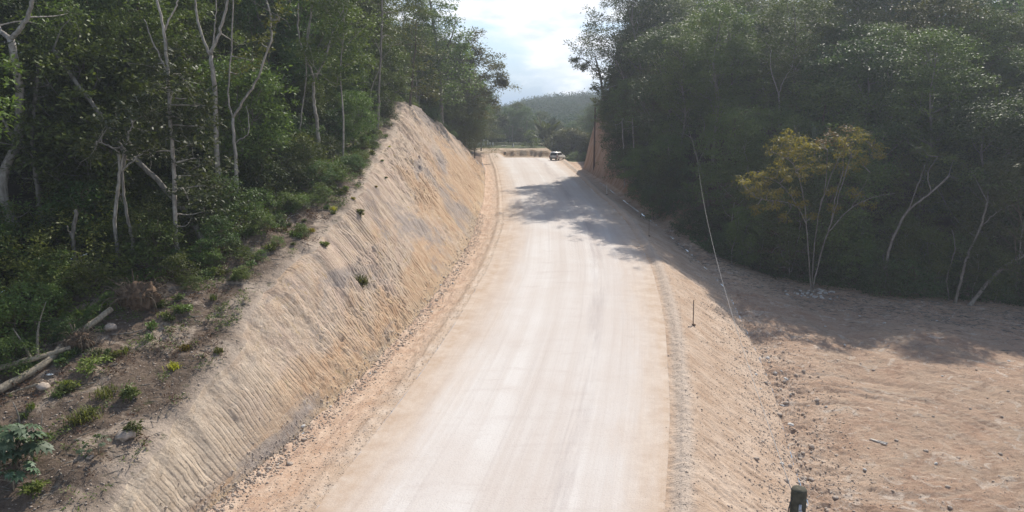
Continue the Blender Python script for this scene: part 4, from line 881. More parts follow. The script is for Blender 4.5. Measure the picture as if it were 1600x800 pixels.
# banana-like plant with one pale upright leaf, behind the yellow tree
B = at(1268, 300, 73); B[2] = h(B[0], 73); t = thing('banana_plant', 'broad-leaved plant with one pale upright leaf above the yellow-leaved tree', 'plant', tuple(B))
mb = MB(); mb.tube([(0, 0, -.2), (0, 0, 7.2), (0, .1, 9)], [.16, .12, .09], 7); obj('trunk', mb.mesh('trunk', M['bark_brown'], True), t)
Z0 = at(1268, 232, 73)[2] - B[2]
mb = MB(); mb.tube([(0, 0, 8.5), (0, 0, Z0)], [.09, .07], 6)
def blade(mb, base, az, L, wd, up, bend):
    d = np.array([math.cos(az), math.sin(az), 0]); s_ = np.array([-math.sin(az), math.cos(az), 0]); P = [np.array(base, float)]; V = []; n = 9
    for i in range(n):
        a = up - bend * (i / n) ** 1.4; P.append(P[-1] + (d * math.cos(a) + np.array([0, 0, math.sin(a)])) * L / n)
    for i, p in enumerate(P):
        w_ = wd * math.sin(math.pi * min(1, .08 + .9 * i / n)) ** .7 + .02; V += [p - s_ * w_ + [0, 0, w_ * .35], p, p + s_ * w_ + [0, 0, w_ * .35]]
    F = []
    for i in range(n):
        for k in range(2): F.append((i * 3 + k, i * 3 + k + 1, i * 3 + k + 4, i * 3 + k + 3))
    mb.add(V, F)
obj('stem', mb.mesh('stem', M['bark_tan'], True), t)
mb = MB()
for az, L_, up, bd in ((1.9, 2.3, 1.5, .25), (3.4, 2.6, 1.0, 1.3), (.3, 2.4, .9, 1.5), (4.6, 2.4, .8, 1.4), (2.5, 2.2, .7, 1.2), (5.6, 2.3, 1.1, 1.2)): blade(mb, (0, 0, Z0), az, L_, .32, up, bd)
obj('leaves', mb.mesh('leaves', M['leaf_blue']), t)

# far forest on the hill beyond, one canopy
rg = np.random.default_rng(77); cen = []; V = []; F = []
Ys = rg.uniform(245, 560, 1900); Xs = rg.uniform(-.10, .22, 1900) * Ys + 4
hh = rg.uniform(5, 13, 1900); zz = H(Xs, Ys); C = np.stack([Xs, Ys, zz + hh * .62], 1)
parts = []
n1 = 26
parts.append(leaves(rg, C, hh * .5, 170, .95, .75, .1, .7, .35))
sub = np.repeat(C, 3, 0) + rg.normal(size=(len(C) * 3, 3)) * np.array([2.2, 2.2, 1.4]); parts.append(leaves(rg, sub, 1.4, 14, 1.0, .7, .1, .7, .4))
o = obj('distant_forest', leafmesh('distant_forest', parts, M['leaf_far'])); tag(o, 'hazy forested hill seen through the gap at the end of the road', 'forest', kind='stuff')

# ------------------------------------------------------------------ parked car (pale estate / SUV), seen from behind
B = gp(871, 250.5); car = thing('parked_car', 'silver SUV seen from behind where the road crests', 'car', (B[0], B[1] + .5, h(B[0], B[1] + .5) + .01), R(-24))
L_, W_, = 4.5, 1.82
mb = MB()
low = [(-2.25, .42), (-2.28, .75), (-2.2, 1.0), (-.9, 1.02), (.9, 1.0), (1.9, .93), (2.22, .72), (2.25, .42), (1.85, .34), (-1.85, .34)]
mb.prism(low, W_)
obj('body', mb.mesh('body', M['paint']), car)
cab = MB(); V = []
bot = [(-2.16, 1.0), (1.05, .99)]; topp = [(-1.95, 1.62), (-1.7, 1.70), (.0, 1.70), (.28, 1.64)]
poly = [(-2.16, .99), (1.05, .99), (.25, 1.63), (0, 1.69), (-1.7, 1.69), (-1.98, 1.6)]
n = 6; V = [(-(W_ / 2 - .03) + (.17 if p[1] > 1.2 else 0), p[0], p[1]) for p in poly] + [((W_ / 2 - .03) - (.17 if p[1] > 1.2 else 0), p[0], p[1]) for p in poly]
cab.add(V, [tuple(range(n))[::-1], tuple(range(n, 2 * n))] + [(i, (i + 1) % n, n + (i + 1) % n, n + i) for i in range(n)])
obj('cabin', cab.mesh('cabin', M['paint']), car)
mb = MB(); mb.add([(-.66, -2.165, 1.08), (.66, -2.165, 1.08), (.60, -2.03, 1.53), (-.60, -2.03, 1.53)], [(0, 1, 2, 3)]); obj('rear_window', mb.mesh('rear_window', M['glass']), car)
for sx in (-1, 1):
    mb = MB(); x0, x1 = sx * .862, sx * .752
    for a, b_ in ((-1.85, -1.05), (-.98, -.1), (-.03, .62)):
        ta, tb = max(a, -1.75), min(b_, .3 if b_ > .3 else b_)
        mb.add([(x0, a, 1.1), (x0, b_, 1.1), (x1, tb, 1.54), (x1, ta, 1.54)], [(0, 1, 2, 3)])
    obj('side_window', mb.mesh('side_window', M['glass']), car)
    mb = MB(); mb.box((sx * .79, -2.27, .88), (.18, .05, .26)); obj('tail_light', mb.mesh('tail_light', M['redlens']), car)
    mb = MB(); mb.box((sx * 1.0, .75, 1.08), (.18, .1, .14)); obj('side_mirror', mb.mesh('side_mirror', M['paint']), car)
    mb = MB(); mb.box((sx * .62, -.75, 1.73), (.04, 1.8, .04)); obj('roof_rail', mb.mesh('roof_rail', M['steel']), car)
    for yy in (-1.38, 1.4):
        mb = MB(); mb.tube([(sx * .70, yy, .34), (sx * .93, yy, .34)], .34, 16); wh = obj('wheel', mb.mesh('wheel', M['rubber']), car)
        mb = MB(); mb.tube([(sx * .90, yy, .34), (sx * .945, yy, .34)], .19, 10); obj('rim', mb.mesh('rim', M['steel']), wh)
mb = MB(); mb.box((0, -2.29, .52), (1.7, .12, .2)); obj('bumper', mb.mesh('bumper', M['rubber']), car)
mb = MB(); mb.box((0, -2.30, .82), (.5, .02, .12)); obj('licence_plate', mb.mesh('licence_plate', M['white']), car)

# ------------------------------------------------------------------ far house, fence wall, lamp pole, sign
x, y = spot(729, 192); t = thing('house', 'low pale-roofed house half hidden behind the far end of the cut', 'house', (x, y, h(x, y)), .1)
mb = MB(); mb.box((0, 0, 1.2), (5.5, 4, 2.4)); obj('wall', mb.mesh('wall', M['wall']), t)
mb = MB(); mb.add([(-3.2, -2.6, 2.42), (3.2, -2.6, 2.42), (3.2, 0, 3.3), (-3.2, 0, 3.3), (3.2, 2.6, 2.42), (-3.2, 2.6, 2.42), (-3.2, -2.6, 2.5), (3.2, -2.6, 2.5), (3.2, 0, 3.38), (-3.2, 0, 3.38), (3.2, 2.6, 2.5), (-3.2, 2.6, 2.5)], [(0, 1, 2, 3), (3, 2, 4, 5), (6, 7, 8, 9), (9, 8, 10, 11), (0, 1, 7, 6), (5, 4, 10, 11)]); obj('roof', mb.mesh('roof', M['roof']), t)
for dx in (-1.6, 1.2):
    mb = MB(); mb.box((dx, -2.01, 1.4), (.9, .06, .9)); obj('window', mb.mesh('window', M['glass']), t)
mb = MB(); mb.box((-.2, -2.02, 1.0), (.8, .06, 2.0)); obj('door', mb.mesh('door', M['board']), t)
x, y = spot(746, 186); t = thing('boundary_wall', 'low pale wall with square gate pillars in front of the far house', 'wall', (x, y, h(x, y)), .12)
mb = MB(); mb.box((-.3, 0, .5), (3.6, .18, 1.0)); obj('panel', mb.mesh('panel', M['wall']), t)
for dx, hh_ in ((1.7, 1.75), (2.7, 1.55), (3.3, 1.0), (4.0, 1.0)):
    mb = MB(); mb.box((dx, 0, hh_ / 2), (.3, .3, hh_)); mb.box((dx, 0, hh_ + .04), (.36, .36, .08)); obj('pillar', mb.mesh('pillar', M['white']), t)
x, y = spot(785, 190); t = thing('white_rock_pile', 'small heap of white stones at the tree foot past the road', 'rocks', (x, y, h(x, y)))
rg = np.random.default_rng(3)
def rockV(rg, r, flat=.7, n=1):
    import bmesh
    bm = bmesh.new(); bmesh.ops.create_icosphere(bm, subdivisions=n, radius=1); V = np.array([v.co[:] for v in bm.verts]); F = [tuple(v.index for v in f.verts) for f in bm.faces]; bm.free()
    V *= rg.uniform(.72, 1.15, (len(V), 1)); V *= np.array([1, rg.uniform(.6, .9), flat * rg.uniform(.7, 1)]) * r; return V, F
for k in range(9):
    mb = MB(); V, F = rockV(rg, rg.uniform(.18, .36)); mb.add(V + [rg.uniform(-.9, .9), rg.uniform(-.4, .4), .12], F); obj('stone', mb.mesh('stone', M['stone_pale']), t)
x, y = spot(802, 184); t = thing('marker_post', 'white tapered marker post beside the lamp pole past the road', 'marker', (x, y, h(x, y)))
mb = MB(); mb.tube([(0, 0, 0), (0, 0, .1), (0, 0, .9)], [.22, .14, .07], 10); obj('post', mb.mesh('post', M['white']), t)
x, y = spot(801, 189); t = thing('lamp_pole', 'thin pale pole standing past the far end of the road', 'pole', (x, y, h(x, y)))
mb = MB(); mb.tube([(0, 0, -.2), (0, 0, 5.6)], [.09, .06], 8); obj('pole', mb.mesh('pole', M['bark_grey']), t)
mb = MB(); mb.box((0, 0, 5.1), (1.5, .09, .1)); obj('crossarm', mb.mesh('crossarm', M['board']), t)
x, y = spot(789, 158); t = thing('road_sign', 'small dark sign board on a post at the left road edge by the crest', 'sign', (x, y, h(x, y)), .2)
mb = MB(); mb.tube([(0, .03, -.1), (0, .03, 1.25)], .04, 6); obj('post', mb.mesh('post', M['white']), t)
mb = MB(); mb.box((0, 0, .95), (.56, .03, .62)); obj('board', mb.mesh('board', M['board']), t)

# ------------------------------------------------------------------ poles, cable, stakes
P = at(1249, 763, 12.6); gz = h(P[0], P[1]); t = thing('utility_pole', 'weathered round wooden pole top rising at the bottom edge of the frame', 'pole', (P[0], P[1], gz))
Hh = P[2] - gz; mb = MB(); n = 24; mb.tube([(0, 0, -.3), (0, 0, Hh * .5), (0, 0, Hh - .03), (0, 0, Hh)], [.19, .165, .14, .125], 20); obj('shaft', mb.mesh('shaft', M['pole'], False), t)
mb = MB(); mb.box((-.02, -.146, Hh - .42), (.05, .02, .34)); mb.tube([(-.02, -.13, Hh - .36), (-.02, -.21, Hh - .36)], .022, 8); obj('bracket', mb.mesh('bracket', M['steel']), t)
mb = MB(); mb.tube(curve([(-.12, -.02, Hh - .12), (-.2, -.08, Hh - .35), (-.22, -.1, Hh - .7), (-.14, -.12, Hh - 1.2)], 14), .011, 5); obj('lead_wire', mb.mesh('lead_wire', M['darkwire']), t)
S0 = np.array([P[0] - .12, P[1], P[2] - .1])
F1 = at(1085, 205, 92); F1z = h(F1[0], F1[1])
t = thing('utility_pole', 'dark pole hidden in the trees holding the far end of the cable', 'pole', (F1[0], F1[1], F1z)); mb = MB(); mb.tube([(0, 0, -.3), (0, 0, F1[2] - F1z + .4)], [.16, .11], 10); obj('shaft', mb.mesh('shaft', M['pole']), t)
s = np.linspace(0, 1, 60)[:, None]; W = S0 + (F1 - S0) * s; SAG = 2.4; W[:, 2] -= (4 * SAG * s * (1 - s))[:, 0]
mb = MB(); mb.tube(W, .0075, 5); tag(obj('cable', mb.mesh('cable', M['wire'])), 'long thin sagging cable running from the near pole top into the trees', 'cable')
def prj(p):
    y = p[1] * CP - (p[2] - CAMH) * SP; z = p[1] * SP + (p[2] - CAMH) * CP; return 800 + FPX * p[0] / y, 400 - FPX * z / y
print('cable', [tuple(int(v) for v in prj(W[i])) for i in (0, 6, 12, 20, 30, 45, 59)])
P = gp(928, 264); T_ = at(928, 168, P[1]); t = thing('utility_pole', 'dark thin pole standing against the shaded right cut bank', 'pole', tuple(P)); mb = MB(); mb.tube([(0, 0, -.3), (0, 0, T_[2] - P[2])], [.15, .11], 10); obj('shaft', mb.mesh('shaft', M['stake']), t)
for i, (px, py, ty, lab) in enumerate(((1083, 508, 469, 'dark survey stake standing in the fill slope below the gravel windrow, nearest one'), (1014, 369, 345, 'dark survey stake at the right road edge in the tree shadow, middle one'), (948, 304, 288, 'pale survey stake at the right road edge, farthest one'))):
    P = gp(px, py); hh_ = at(px, ty, P[1])[2] - P[2]; t = thing('survey_stake', lab, 'stake', tuple(P)); t.rotation_euler = (rnd.uniform(-.03, .03), rnd.uniform(-.03, .03), rnd.uniform(0, 3))
    mb = MB(); mb.box((0, 0, hh_ / 2 - .1), (.055, .035, hh_ + .2), 0, .9); obj('post', mb.mesh('post', M['stake' if i != 2 else 'white']), t)
    mb = MB(); V, F = rockV(rg, .2, .45, 2); mb.add(V, F); obj('soil_mound', mb.mesh('soil_mound', M['root']), t)

# ------------------------------------------------------------------ fallen trunks and root plates on the bench
def log(name, label, cat, pts, r0, r1, m='bark_tan', br=(), lift=.15):
    P = np.array([gp(p[0], p[1]) + [0, 0, (p[2] if len(p) > 2 else lift)] for p in pts]); O = P[0].copy(); O[2] = h(O[0], O[1]); t = thing(name, label, cat, tuple(O))
    mb = MB(); C = curve(P - O, 18); rg = np.random.default_rng(len(label)); C += rg.normal(size=C.shape) * .015; mb.tube(C, np.linspace(r0, r1, 18), 10); obj('trunk', mb.mesh('trunk', M[m], True), t)
    for b_ in br:
        Q = np.array([gp(p[0], p[1]) + [0, 0, p[2]] for p in b_]) - O; mb = MB(); mb.tube(curve(Q, 8), np.linspace(r1 * .6, .015, 8), 6); obj('branch', mb.mesh('branch', M[m], True), t)
    return t
log('fallen_tree', 'longest fallen trunk on the bench, sloping out of the left frame edge', 'fallen tree', [(176, 503, .5), (140, 520, .3), (108, 540, .25), (76, 574, .25), (36, 600, .25), (-15, 628, .3)], .13, .17)
log('fallen_tree', 'second fallen trunk crossing just above the longest one', 'fallen tree', [(112, 556, .3), (78, 570, .45), (40, 583, .5), (-10, 596, .5)], .10, .12, br=[[(60, 574, .4), (64, 545, .9), (78, 522, 1.5)], [(52, 578, .4), (40, 566, .8), (26, 560, 1.2)]])
log('fallen_branch', 'thin fallen branch lying below the longest fallen trunk', 'branch', [(62, 606), (40, 613), (10, 622)], .06, .03)
log('fallen_branch', 'thin pale curved branch on the dark soil beside the cut crest', 'branch', [(444, 352, .1), (452, 344, .15), (466, 337, .1)], .035, .02, 'bark_pale')
log('fallen_branch', 'thin twig branch lying right of the lower root plate', 'branch', [(176, 530), (205, 527), (228, 520)], .03, .02, 'bark_grey')
P = gp(32, 668); t = thing('dead_stick', 'dead grey stick standing upright below the fallen trunks', 'stick', tuple(P)); T_ = at(20, 628, P[1]) - P; mb = MB(); mb.tube(curve([(0, 0, -.1), T_ * .5 + [.05, 0, 0], T_], 6), [.03, .03, .028, .025, .02, .015], 6); obj('stick', mb.mesh('stick', M['bark_grey']), t)
P = gp(66, 690); t = thing('dead_stick', 'short dead stick in the soil right of the big-leaved plants', 'stick', tuple(P)); mb = MB(); mb.tube([(0, 0, -.1), (.02, 0, .5), (.1, .05, 1.0)], [.02, .018, .01], 5); obj('stick', mb.mesh('stick', M['bark_grey']), t)
def rootball(label, px, py, r, seed):
    P = gp(px, py); t = thing('root_plate', label, 'root plate', (P[0], P[1], h(P[0], P[1]))); rg = np.random.default_rng(seed)
    import bmesh
    bm = bmesh.new(); bmesh.ops.create_icosphere(bm, subdivisions=4, radius=1); V = np.array([v.co[:] for v in bm.verts]); F = [tuple(v.index for v in f.verts) for f in bm.faces]; bm.free()
    k = 1 + .75 * fbm(V[:, 0] * 2.2 + seed, V[:, 1] * 2 + V[:, 2] * 2.3, 5, seed, .75); V = V * k[:, None] * np.array([1, .6, .85]) * r; V[:, 2] += r * .55
    mb = MB(); mb.add(V, F); obj('soil', mb.mesh('soil', M['root'], False), t); mb = MB()
    for i in range(90):
        d = rg.normal(size=3); d[2] = abs(d[2]) * .7 + .1; d /= np.linalg.norm(d); p0 = d * r * np.array([1, .6, .85]) * .9 + [0, 0, r * .55]
        L = r * rg.uniform(.5, 1.7); p1 = p0 + d * L * .6 + rg.normal(size=3) * .1; p2 = p1 + d * L * .3 + [0, 0, -L * rg.uniform(.1, .9)]
        mb.tube(curve([p0 * .8, p0, p1, p2], 8), np.linspace(.035, .007, 8) * rg.uniform(.5, 1.3), 4, False)
    for i in range(60):
        x_ = rg.uniform(-r, r); z_ = r * rg.uniform(.5, 1.3); mb.tube([(x_, -r * .55, z_), (x_ + rg.normal() * .05, -r * .62, z_ - r * rg.uniform(.4, .9))], [.008, .003], 3, False)
    obj('roots', mb.mesh('roots', M['bark_brown']), t)
rootball('large upturned brown root plate at the upper end of the fallen trunks', 216, 482, .85, 5)
rootball('smaller root plate hanging with roots under the longest fallen trunk', 124, 546, .5, 6)

# ------------------------------------------------------------------ plants on the bench and on the cut
def palmate(label, px, py, hgt, n, seed, r=.42):
    P = gp(px, py); t = thing('large_leaved_plant', label, 'plant', tuple(P)); rg = np.random.default_rng(seed); st = MB(); lf = MB()
    st.tube([(0, 0, -.1), (.02, 0, hgt)], [.03, .02], 6)
    for i in range(n):
        az = i * 2.4 + rg.uniform(-.3, .3); el = rg.uniform(.1, 1.1); L = rg.uniform(.4, .8); z0 = hgt * rg.uniform(.35, 1)
        e = np.array([math.cos(az) * math.cos(el) * L, math.sin(az) * math.cos(el) * L, z0 + math.sin(el) * L * .8]); st.tube(curve([(0, 0, z0), e * [.6, .6, 1], e], 5), .009, 4, False)
        nrm = np.array([math.cos(az) * .45, math.sin(az) * .45, 1.]) + rg.normal(size=3) * .2; nrm /= np.linalg.norm(nrm); a = np.cross(nrm, [math.sin(az), -math.cos(az), 0]); a /= np.linalg.norm(a); b_ = np.cross(nrm, a); R_ = r * rg.uniform(.7, 1.15)
        for k in range(9):
            th = -2.5 + k * 5.0 / 8; d = a * math.cos(th) + b_ * math.sin(th); s_ = np.cross(nrm, d); l_ = R_ * (1 - .25 * abs(th) / 2.5)
            lf.add([e, e + d * l_ * .55 + s_ * .075 * R_ / .4 + nrm * .02, e + d * l_ - nrm * l_ * .25, e + d * l_ * .55 - s_ * .075 * R_ / .4 + nrm * .02], [(0, 1, 2, 3)])
    obj('stem', st.mesh('stem', M['bark_tan'], True), t); obj('leaves', lf.mesh('leaves', M['leaf_blue']), t)
palmate('tallest blue-green large-leaved plant at the lower left frame edge', 28, 742, 1.5, 18, 1)
palmate('blue-green large-leaved plant cut by the left frame edge', 2, 735, 1.3, 14, 2)
palmate('blue-green large-leaved plant on the right of its cluster at lower left', 52, 735, .9, 12, 3)
palmate('small blue-green large-leaved plant in front of its cluster at lower left', 22, 768, .5, 10, 4, .3)
palmate('small large-leaved seedling alone on bare soil beside the pale boulder', 155, 712, .3, 8, 5, .2)

def tuftmesh(seed, n, hgt, sp, kind):
    rg = np.random.default_rng(seed)
    if kind == 'grass':
        V = []; F = []
        for i in range(n):
            az = rg.uniform(0, 6.28); b0 = np.array([rg.normal() * sp * .35, rg.normal() * sp * .35, 0]); d = np.array([math.cos(az), math.sin(az), 0]) * rg.uniform(.2, 1) * sp; L = hgt * rg.uniform(.5, 1.1); s_ = np.array([-math.sin(az), math.cos(az), 0]) * .014
            m_ = b0 + d * .45 + [0, 0, L * .75]; e = b0 + d + [0, 0, L * rg.uniform(.5, 1)]; k = len(V); V += [b0 - s_, b0 + s_, m_ + s_, m_ - s_, e]; F += [(k, k + 1, k + 2, k + 3), (k + 3, k + 2, k + 4)]
        return V, F
    cen = np.stack([rg.normal(size=9) * sp * .4, rg.normal(size=9) * sp * .4, rg.uniform(.2, 1, 9) * hgt * .8], 1); V, F = leaves(rg, cen, sp * .4, n // 4, .16, .8, .15); return V, F.tolist()
def tuft(px, py, r, kind, label, group=None, seed=0, m='leaf_light'):
    P = gp(px, py); V, F = tuftmesh(seed, 90 if kind == 'grass' else 160, r * 1.1, r, kind); mb = MB(); mb.add(V, F)
    o = obj('grass_tuft' if kind == 'grass' else 'leafy_plant', mb.mesh('tuft', M[m]), None, tuple(P)); tag(o, label, 'grass tuft' if kind == 'grass' else 'plant', group); return o
tuft(566, 448, .42, 'leaf', 'round green bush growing alone in the middle of the cut face', seed=1)
tuft(563, 444, .62, 'grass', 'grass blades sprouting from the lone bush on the cut face', seed=2)
tuft(386, 412, .95, 'leaf', 'leafy green bush at the cut crest beside the vertical soil ledge', seed=3, m='leaf_mid')
tuft(144, 584, .6, 'leaf', 'leafy green plant on soil just right of the fallen trunks', seed=4)
tuft(262, 340, .8, 'leaf', 'leafy plant at the foot of the glossy-leaved tree', seed=14, m='leaf_glossy')
tuft(272, 578, .32, 'grass', 'yellow-green grass tuft on the near cut crest', seed=5, m='leaf_yellow')
tuft(342, 552, .26, 'grass', 'green grass tuft on the grooved near cut face', seed=6)
tuft(210, 680, .42, 'leaf', 'small leafy plant beside the pale boulder near the crest', seed=7, m='leaf_mid')
tuft(140, 655, .55, 'grass', 'wide grass patch in the middle of the lower bench', seed=8)
tuft(165, 622, .5, 'grass', 'grass patch above the widest one on the bench', seed=9)
tuft(205, 622, .4, 'leaf', 'low leafy sprout between grass patches on the bench', seed=10, m='leaf_mid')
tuft(50, 775, .4, 'leaf', 'sprouting plant near the bottom left corner', seed=11)
tuft(120, 665, .4, 'grass', 'low grass left of the widest bench patch', seed=12)
tuft(290, 548, .3, 'grass', 'dry grass tuft beside the near cut crest', seed=13, m='leaf_yellow')
for i, (px, py) in enumerate(((440, 358), (553, 316), (605, 252), (565, 332), (482, 362), (455, 380), (503, 388), (515, 330), (470, 346), (548, 300), (612, 235), (530, 290), (428, 395), (580, 300), (596, 275))):
    tuft(px + rnd.uniform(-8, 8), py + rnd.uniform(-6, 4), rnd.uniform(.12, .34), 'grass' if i % 3 else 'leaf', 'small green sprout high on the cut face near its upper edge', 'green sprouts along the upper cut face', seed=20 + i, m=('leaf_light', 'leaf_yellow', 'leaf_mid')[i % 3])
for i, (px, py) in enumerate(((700, 190), (712, 205), (722, 216), (708, 196), (731, 228), (690, 178), (718, 210))):
    tuft(px, py + 3, .9, 'leaf', 'bright bush on the far falling crest of the cut', 'bright bushes on the far crest of the cut', seed=40 + i)
rg = np.random.default_rng(12)
for i in range(135):
    yy = rg.uniform(20, 80) if i < 60 else (rg.choice([25.5, 27.5, 30, 33, 38, 44, 52]) + rg.normal() * .8); x = float(edgeL(yy)) + (rg.uniform(-.5, 1) if i < 60 else rg.choice([.3, .5, .8]) + rg.normal() * .06) * min(6, float(crestX(yy) - edgeL(yy))) * .8
    P = (x, yy, h(x, yy)); V, F = tuftmesh(60 + i, 60, .35, rg.uniform(.2, .45), 'leaf' if i % 2 else 'grass'); mb = MB(); mb.add(V, F)
    zone = zoneL(yy); tag(obj('leafy_plant' if i % 2 else 'grass_tuft', mb.mesh('tuft', M[('leaf_mid', 'leaf_light', 'leaf_dark')[i % 3]]), None, P), ('leafy seedling' if i % 2 else 'grass tuft') + ' scattered on the brown bench soil ' + zone, 'plant' if i % 2 else 'grass tuft', ('seedlings' if i % 2 else 'grass tufts') + ' on the bench soil ' + zone)

# ------------------------------------------------------------------ stones, gravel, litter
protos = []
for k in range(7):
    mb = MB(); V, F = rockV(rg, 1, .62, 2); mb.add(V, F); protos.append(mb.mesh('stone', M['stone' if k < 5 else 'stone_pale']))
def stone(i, x, y, r, label, group):
    o = bpy.data.objects.new('stone', protos[i % 7]); COL.objects.link(o); o.location = (x, y, float(H(x, y, True)) + r * .15); o.rotation_euler = (rg.uniform(-.3, .3), rg.uniform(-.3, .3), rg.uniform(0, 6.28)); o.scale = (r, r, r); tag(o, label, 'stone', group)
for i in range(85):
    yy = 24 + 26 * rg.random() ** 1.3; x = float(fillX(yy)) + rg.normal() * .9 + .3; stone(i, x, yy, rg.uniform(.07, .21), 'loose stone in the row along the foot of the right fill slope', 'stones along the foot of the fill slope')
for i in range(60):
    yy = rg.uniform(27, 62); x = float(fillX(yy)) + rg.uniform(1.5, 18); stone(i, x, yy, rg.uniform(.05, .16), 'loose stone scattered on the bare clearing', 'stones scattered on the clearing')
for i in range(34):
    q = gp(1268 + rg.normal() * 18, 460 + rg.normal() * 4); stone(5 + i % 2, q[0], q[1], rg.uniform(.1, .24), 'pale stone piled round the foot of the yellow-leaved tree', 'pale stones at the yellow-leaved tree')
for i in range(26):
    q = gp(1290 + i * 2.6 + rg.normal() * 4, 440 - i * .45 + rg.normal() * 3); stone(5 + i % 2, q[0], q[1], rg.uniform(.07, .18), 'pale stone in the line running behind the yellow-leaved tree', 'pale stones behind the yellow-leaved tree')
for i in range(50):
    yy = rg.uniform(27, 70); x = float(toeL(yy)) + rg.normal() * .35 + .2; stone(i, x, yy, rg.uniform(.06, .16), 'crumbled stone along the foot of the left cut', 'stones along the foot of the cut')
for (px, py, r, lab) in ((196, 684, .42, 'large pale boulder on the crest of the near cut'), (68, 607, .3, 'pale rock just below the fallen trunks'), (172, 516, .35, 'grey rock under the upper end of the longest fallen trunk'), (141, 717, .14, 'single pale cobble below the large boulder')):
    q = gp(px, py); stone(1 if px != 196 else 2, q[0], q[1], r, lab, None)
q = gp(1372, 692); t = thing('broken_board', 'bleached split piece of wood lying on the clearing', 'wood', (q[0], q[1], q[2] + .05), -.9)
mb = MB(); mb.box((0, 0, 0), (.95, .13, .05), 0, .8); mb.box((.2, .07, .03), (.5, .05, .05), .1); obj('plank', mb.mesh('plank', M['drywood']), t)
q = gp(78, 590); tag(obj('white_rag', (lambda m: (m.add(*rockV(rg, .16, .25, 2)), m.mesh('white_rag', M['white']))[1])(MB()), None, tuple(q + [0, 0, .1])), 'scrap of white plastic caught under the fallen trunks', 'plastic scrap')

def scatter(name, label, n, fn, size, m, long=1.0, flat=.6):
    """thousands of tiny irregular pieces, one object"""
    X, Y = fn(n); Z = H(X, Y, True); n = len(X); base = np.array([[1, 0, 0], [0, 1, 0], [-1, 0, 0], [0, -1, 0], [0, 0, 1], [0, 0, -.6]], float)
    Fb = np.array([(0, 1, 4), (1, 2, 4), (2, 3, 4), (3, 0, 4), (1, 0, 5), (2, 1, 5), (3, 2, 5), (0, 3, 5)])
    S = size[0] + (size[1] - size[0]) * rg.random(n) ** 2.5; V = base[None] * rg.uniform(.6, 1.3, (n, 6, 1)); V = V * S[:, None, None]; V[:, :, 0] *= long; V[:, :, 2] *= flat / (long if long > 2 else 1)
    a = rg.uniform(0, 6.28, n); c, s_ = np.cos(a)[:, None], np.sin(a)[:, None]; x = V[:, :, 0] * c - V[:, :, 1] * s_; y = V[:, :, 0] * s_ + V[:, :, 1] * c
    if long > 2: y = V[:, :, 0] * s_ + V[:, :, 1] * c * .15; x = V[:, :, 0] * c - V[:, :, 1] * s_ * .15
    V = np.stack([x + X[:, None], y + Y[:, None], V[:, :, 2] + Z[:, None] + S[:, None] * .1], -1).reshape(-1, 3)
    F = (Fb[None] + (np.arange(n) * 6)[:, None, None]).reshape(-1, 3)
    o = obj(name, mesh(name, V, F, M[m])); tag(o, label, kind='stuff'); return o
def f_wind(n): Y = 20 + 90 * rg.random(n) ** 1.6; return roadR(Y) + .7 + rg.normal(size=n) * .34, Y
def f_toeR(n): Y = 20 + 50 * rg.random(n) ** 1.3; return fillX(Y) + rg.normal(size=n) * 2.0, Y
def f_fill(n): Y = 20 + 60 * rg.random(n) ** 1.3; return roadR(Y) + 1 + rg.random(n) * (fillX(Y) - roadR(Y) - 1), Y
def f_clear(n): Y = 26 + 44 * rg.random(n) ** 1.2; return fillX(Y) + 1 + rg.random(n) * 30, Y
def f_toeL(n): Y = 24 + 60 * rg.random(n) ** 1.4; return toeL(Y) + rg.normal(size=n) * .35 + .15, Y
def f_should(n): Y = 24 + 60 * rg.random(n) ** 1.4; return toeL(Y) + rg.random(n) ** .8 * (roadL(Y) - toeL(Y)), Y
def f_bench(n): Y = 19 + 60 * rg.random(n) ** 1.3; return crestX(Y) - .2 - rg.random(n) * np.minimum(crestX(Y) - edgeL(Y) + 1.5, 9), Y
def f_edgeR(n): X = 17 + 38 * rg.random(n); return X, edgeR(X) - 5 + rg.normal(size=n) * 3
scatter('gravel', 'grey gravel windrow along the right road edge', 4500, f_wind, (.01, .038), 'stone')
scatter('gravel', 'loose stony rubble along the foot of the fill slope', 12000, f_toeR, (.015, .09), 'stone')
scatter('gravel', 'small stones over the fill slope', 6000, f_fill, (.012, .05), 'stone')
scatter('gravel', 'small stones over the clearing', 12000, f_clear, (.012, .06), 'stone')
scatter('rubble', 'crumbs of rock along the foot of the cut', 7000, f_toeL, (.015, .09), 'stone')
scatter('gravel', 'loose stones on the left road shoulder', 9000, f_should, (.01, .05), 'stone')
scatter('rubble', 'crumbs of rock on the bench soil', 8000, f_bench, (.012, .07), 'stone')
scatter('litter', 'twigs and roots strewn on the bench', 5000, f_bench, (.03, .16), 'bark_grey', 3.0, .5)
scatter('litter', 'twigs and brown litter below the right forest edge', 7000, f_edgeR, (.04, .22), 'bark_grey', 2.5, .5)
scatter('litter', 'twigs and brown litter below the right forest edge', 5000, f_edgeR, (.03, .10), 'stone', 1.4, .5)

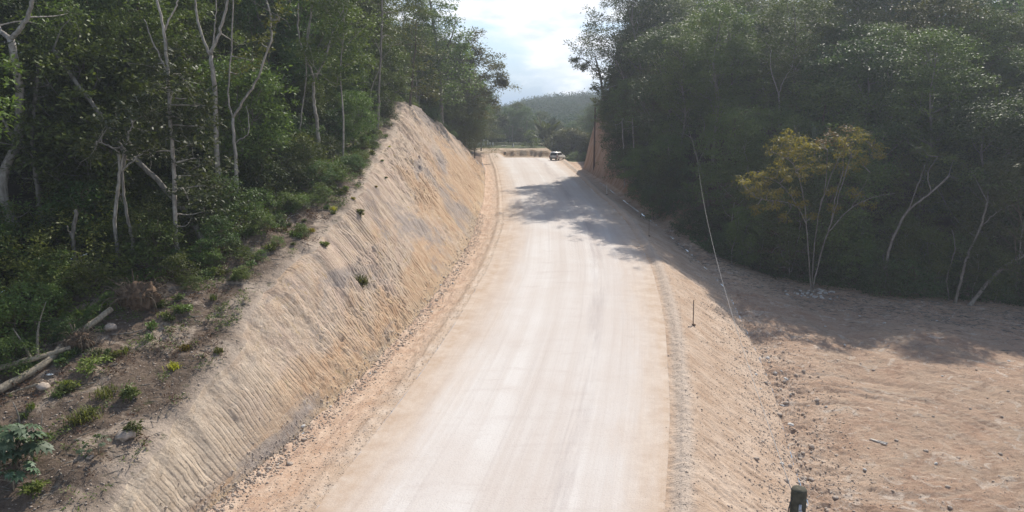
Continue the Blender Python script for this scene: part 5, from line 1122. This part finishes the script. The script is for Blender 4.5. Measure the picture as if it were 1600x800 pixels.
# low leafy ground cover under both forest edges
def cover(name, label, X, Y, m, size=.2, n=26, r=.42):
    C = np.stack([X, Y, H(X, Y) + .12], 1); o = obj(name, leafmesh(name, [leaves(rg, C, rg.uniform(.6, 1.3, len(C)) * r, n, size, .6, .1)], M[m])); tag(o, label, kind='stuff')
Y = rg.uniform(24, 125, 2600); X = edgeL(Y) + .3 - 12 * rg.random(2600) ** 1.5; cover('undergrowth', 'low green undergrowth along the left forest edge', X, Y, 'leaf_mid')
Y = rg.uniform(24, 125, 1500); X = edgeL(Y) + .8 - 6 * rg.random(1500); cover('undergrowth', 'light green undergrowth along the left forest edge', X, Y, 'leaf_light', .17)
Y = 24 + 40 * rg.random(2200); X = edgeL(Y) - 1 - 11 * rg.random(2200); C_ = np.stack([X, Y, H(X, Y) + rg.random(2200) ** 1.5 * 2.2 * np.clip((edgeL(Y) - X) / 3, 0, 1)], 1); o = obj('undergrowth', leafmesh('undergrowth', [leaves(rg, C_, .5, 34, .2, .7, .2)], M['leaf_light'])); tag(o, 'tangle of waist-high leafy growth inside the near left forest edge', kind='stuff')
X = rg.uniform(14, 62, 2200); Y = edgeR(X) - .5 + 9 * rg.random(2200) ** 1.4; ok = X > fillX(Y) + 1.5; cover('undergrowth', 'low dark undergrowth along the right forest edge', X[ok], Y[ok], 'leaf_dark')

Y = 19 + 55 * rg.random(5200); X = edgeL(Y) + rg.random(5200) ** 1.4 * (crestX(Y) - edgeL(Y) - .3); ok = (vn(X * .9, Y * .9, 91) + .35 * vn(X * 3, Y * 3, 92)) > .86
cover('ground_weeds', 'thin patches of low weeds on the bench soil', X[ok], Y[ok], 'leaf_mid', .12, 12, .25)
ok = (vn(X * .9, Y * .9, 93) + .35 * vn(X * 3, Y * 3, 92)) > .92
cover('ground_weeds', 'dry brown weeds and dead leaves on the bench soil', X[ok], Y[ok], 'leaf_dry', .11, 12, .28)

# ------------------------------------------------------------------ haze in the air
import bmesh as _b
hm = bpy.data.materials.new('haze'); hm.use_nodes = True; nt = hm.node_tree; nt.nodes.remove(nt.nodes['Principled BSDF'])
pv = nt.nodes.new('ShaderNodeVolumePrincipled'); pv.inputs['Color'].default_value = (.80, .88, 1, 1); pv.inputs['Density'].default_value = .00055; pv.inputs['Anisotropy'].default_value = .35
nt.links.new(pv.outputs[0], nt.nodes['Material Output'].inputs['Volume'])
mb = MB(); mb.box((0, 292, 30), (850, 708, 110)); o = obj('haze', mb.mesh('haze', hm)); tag(o, 'thin bluish haze in the air over the whole valley', kind='stuff')
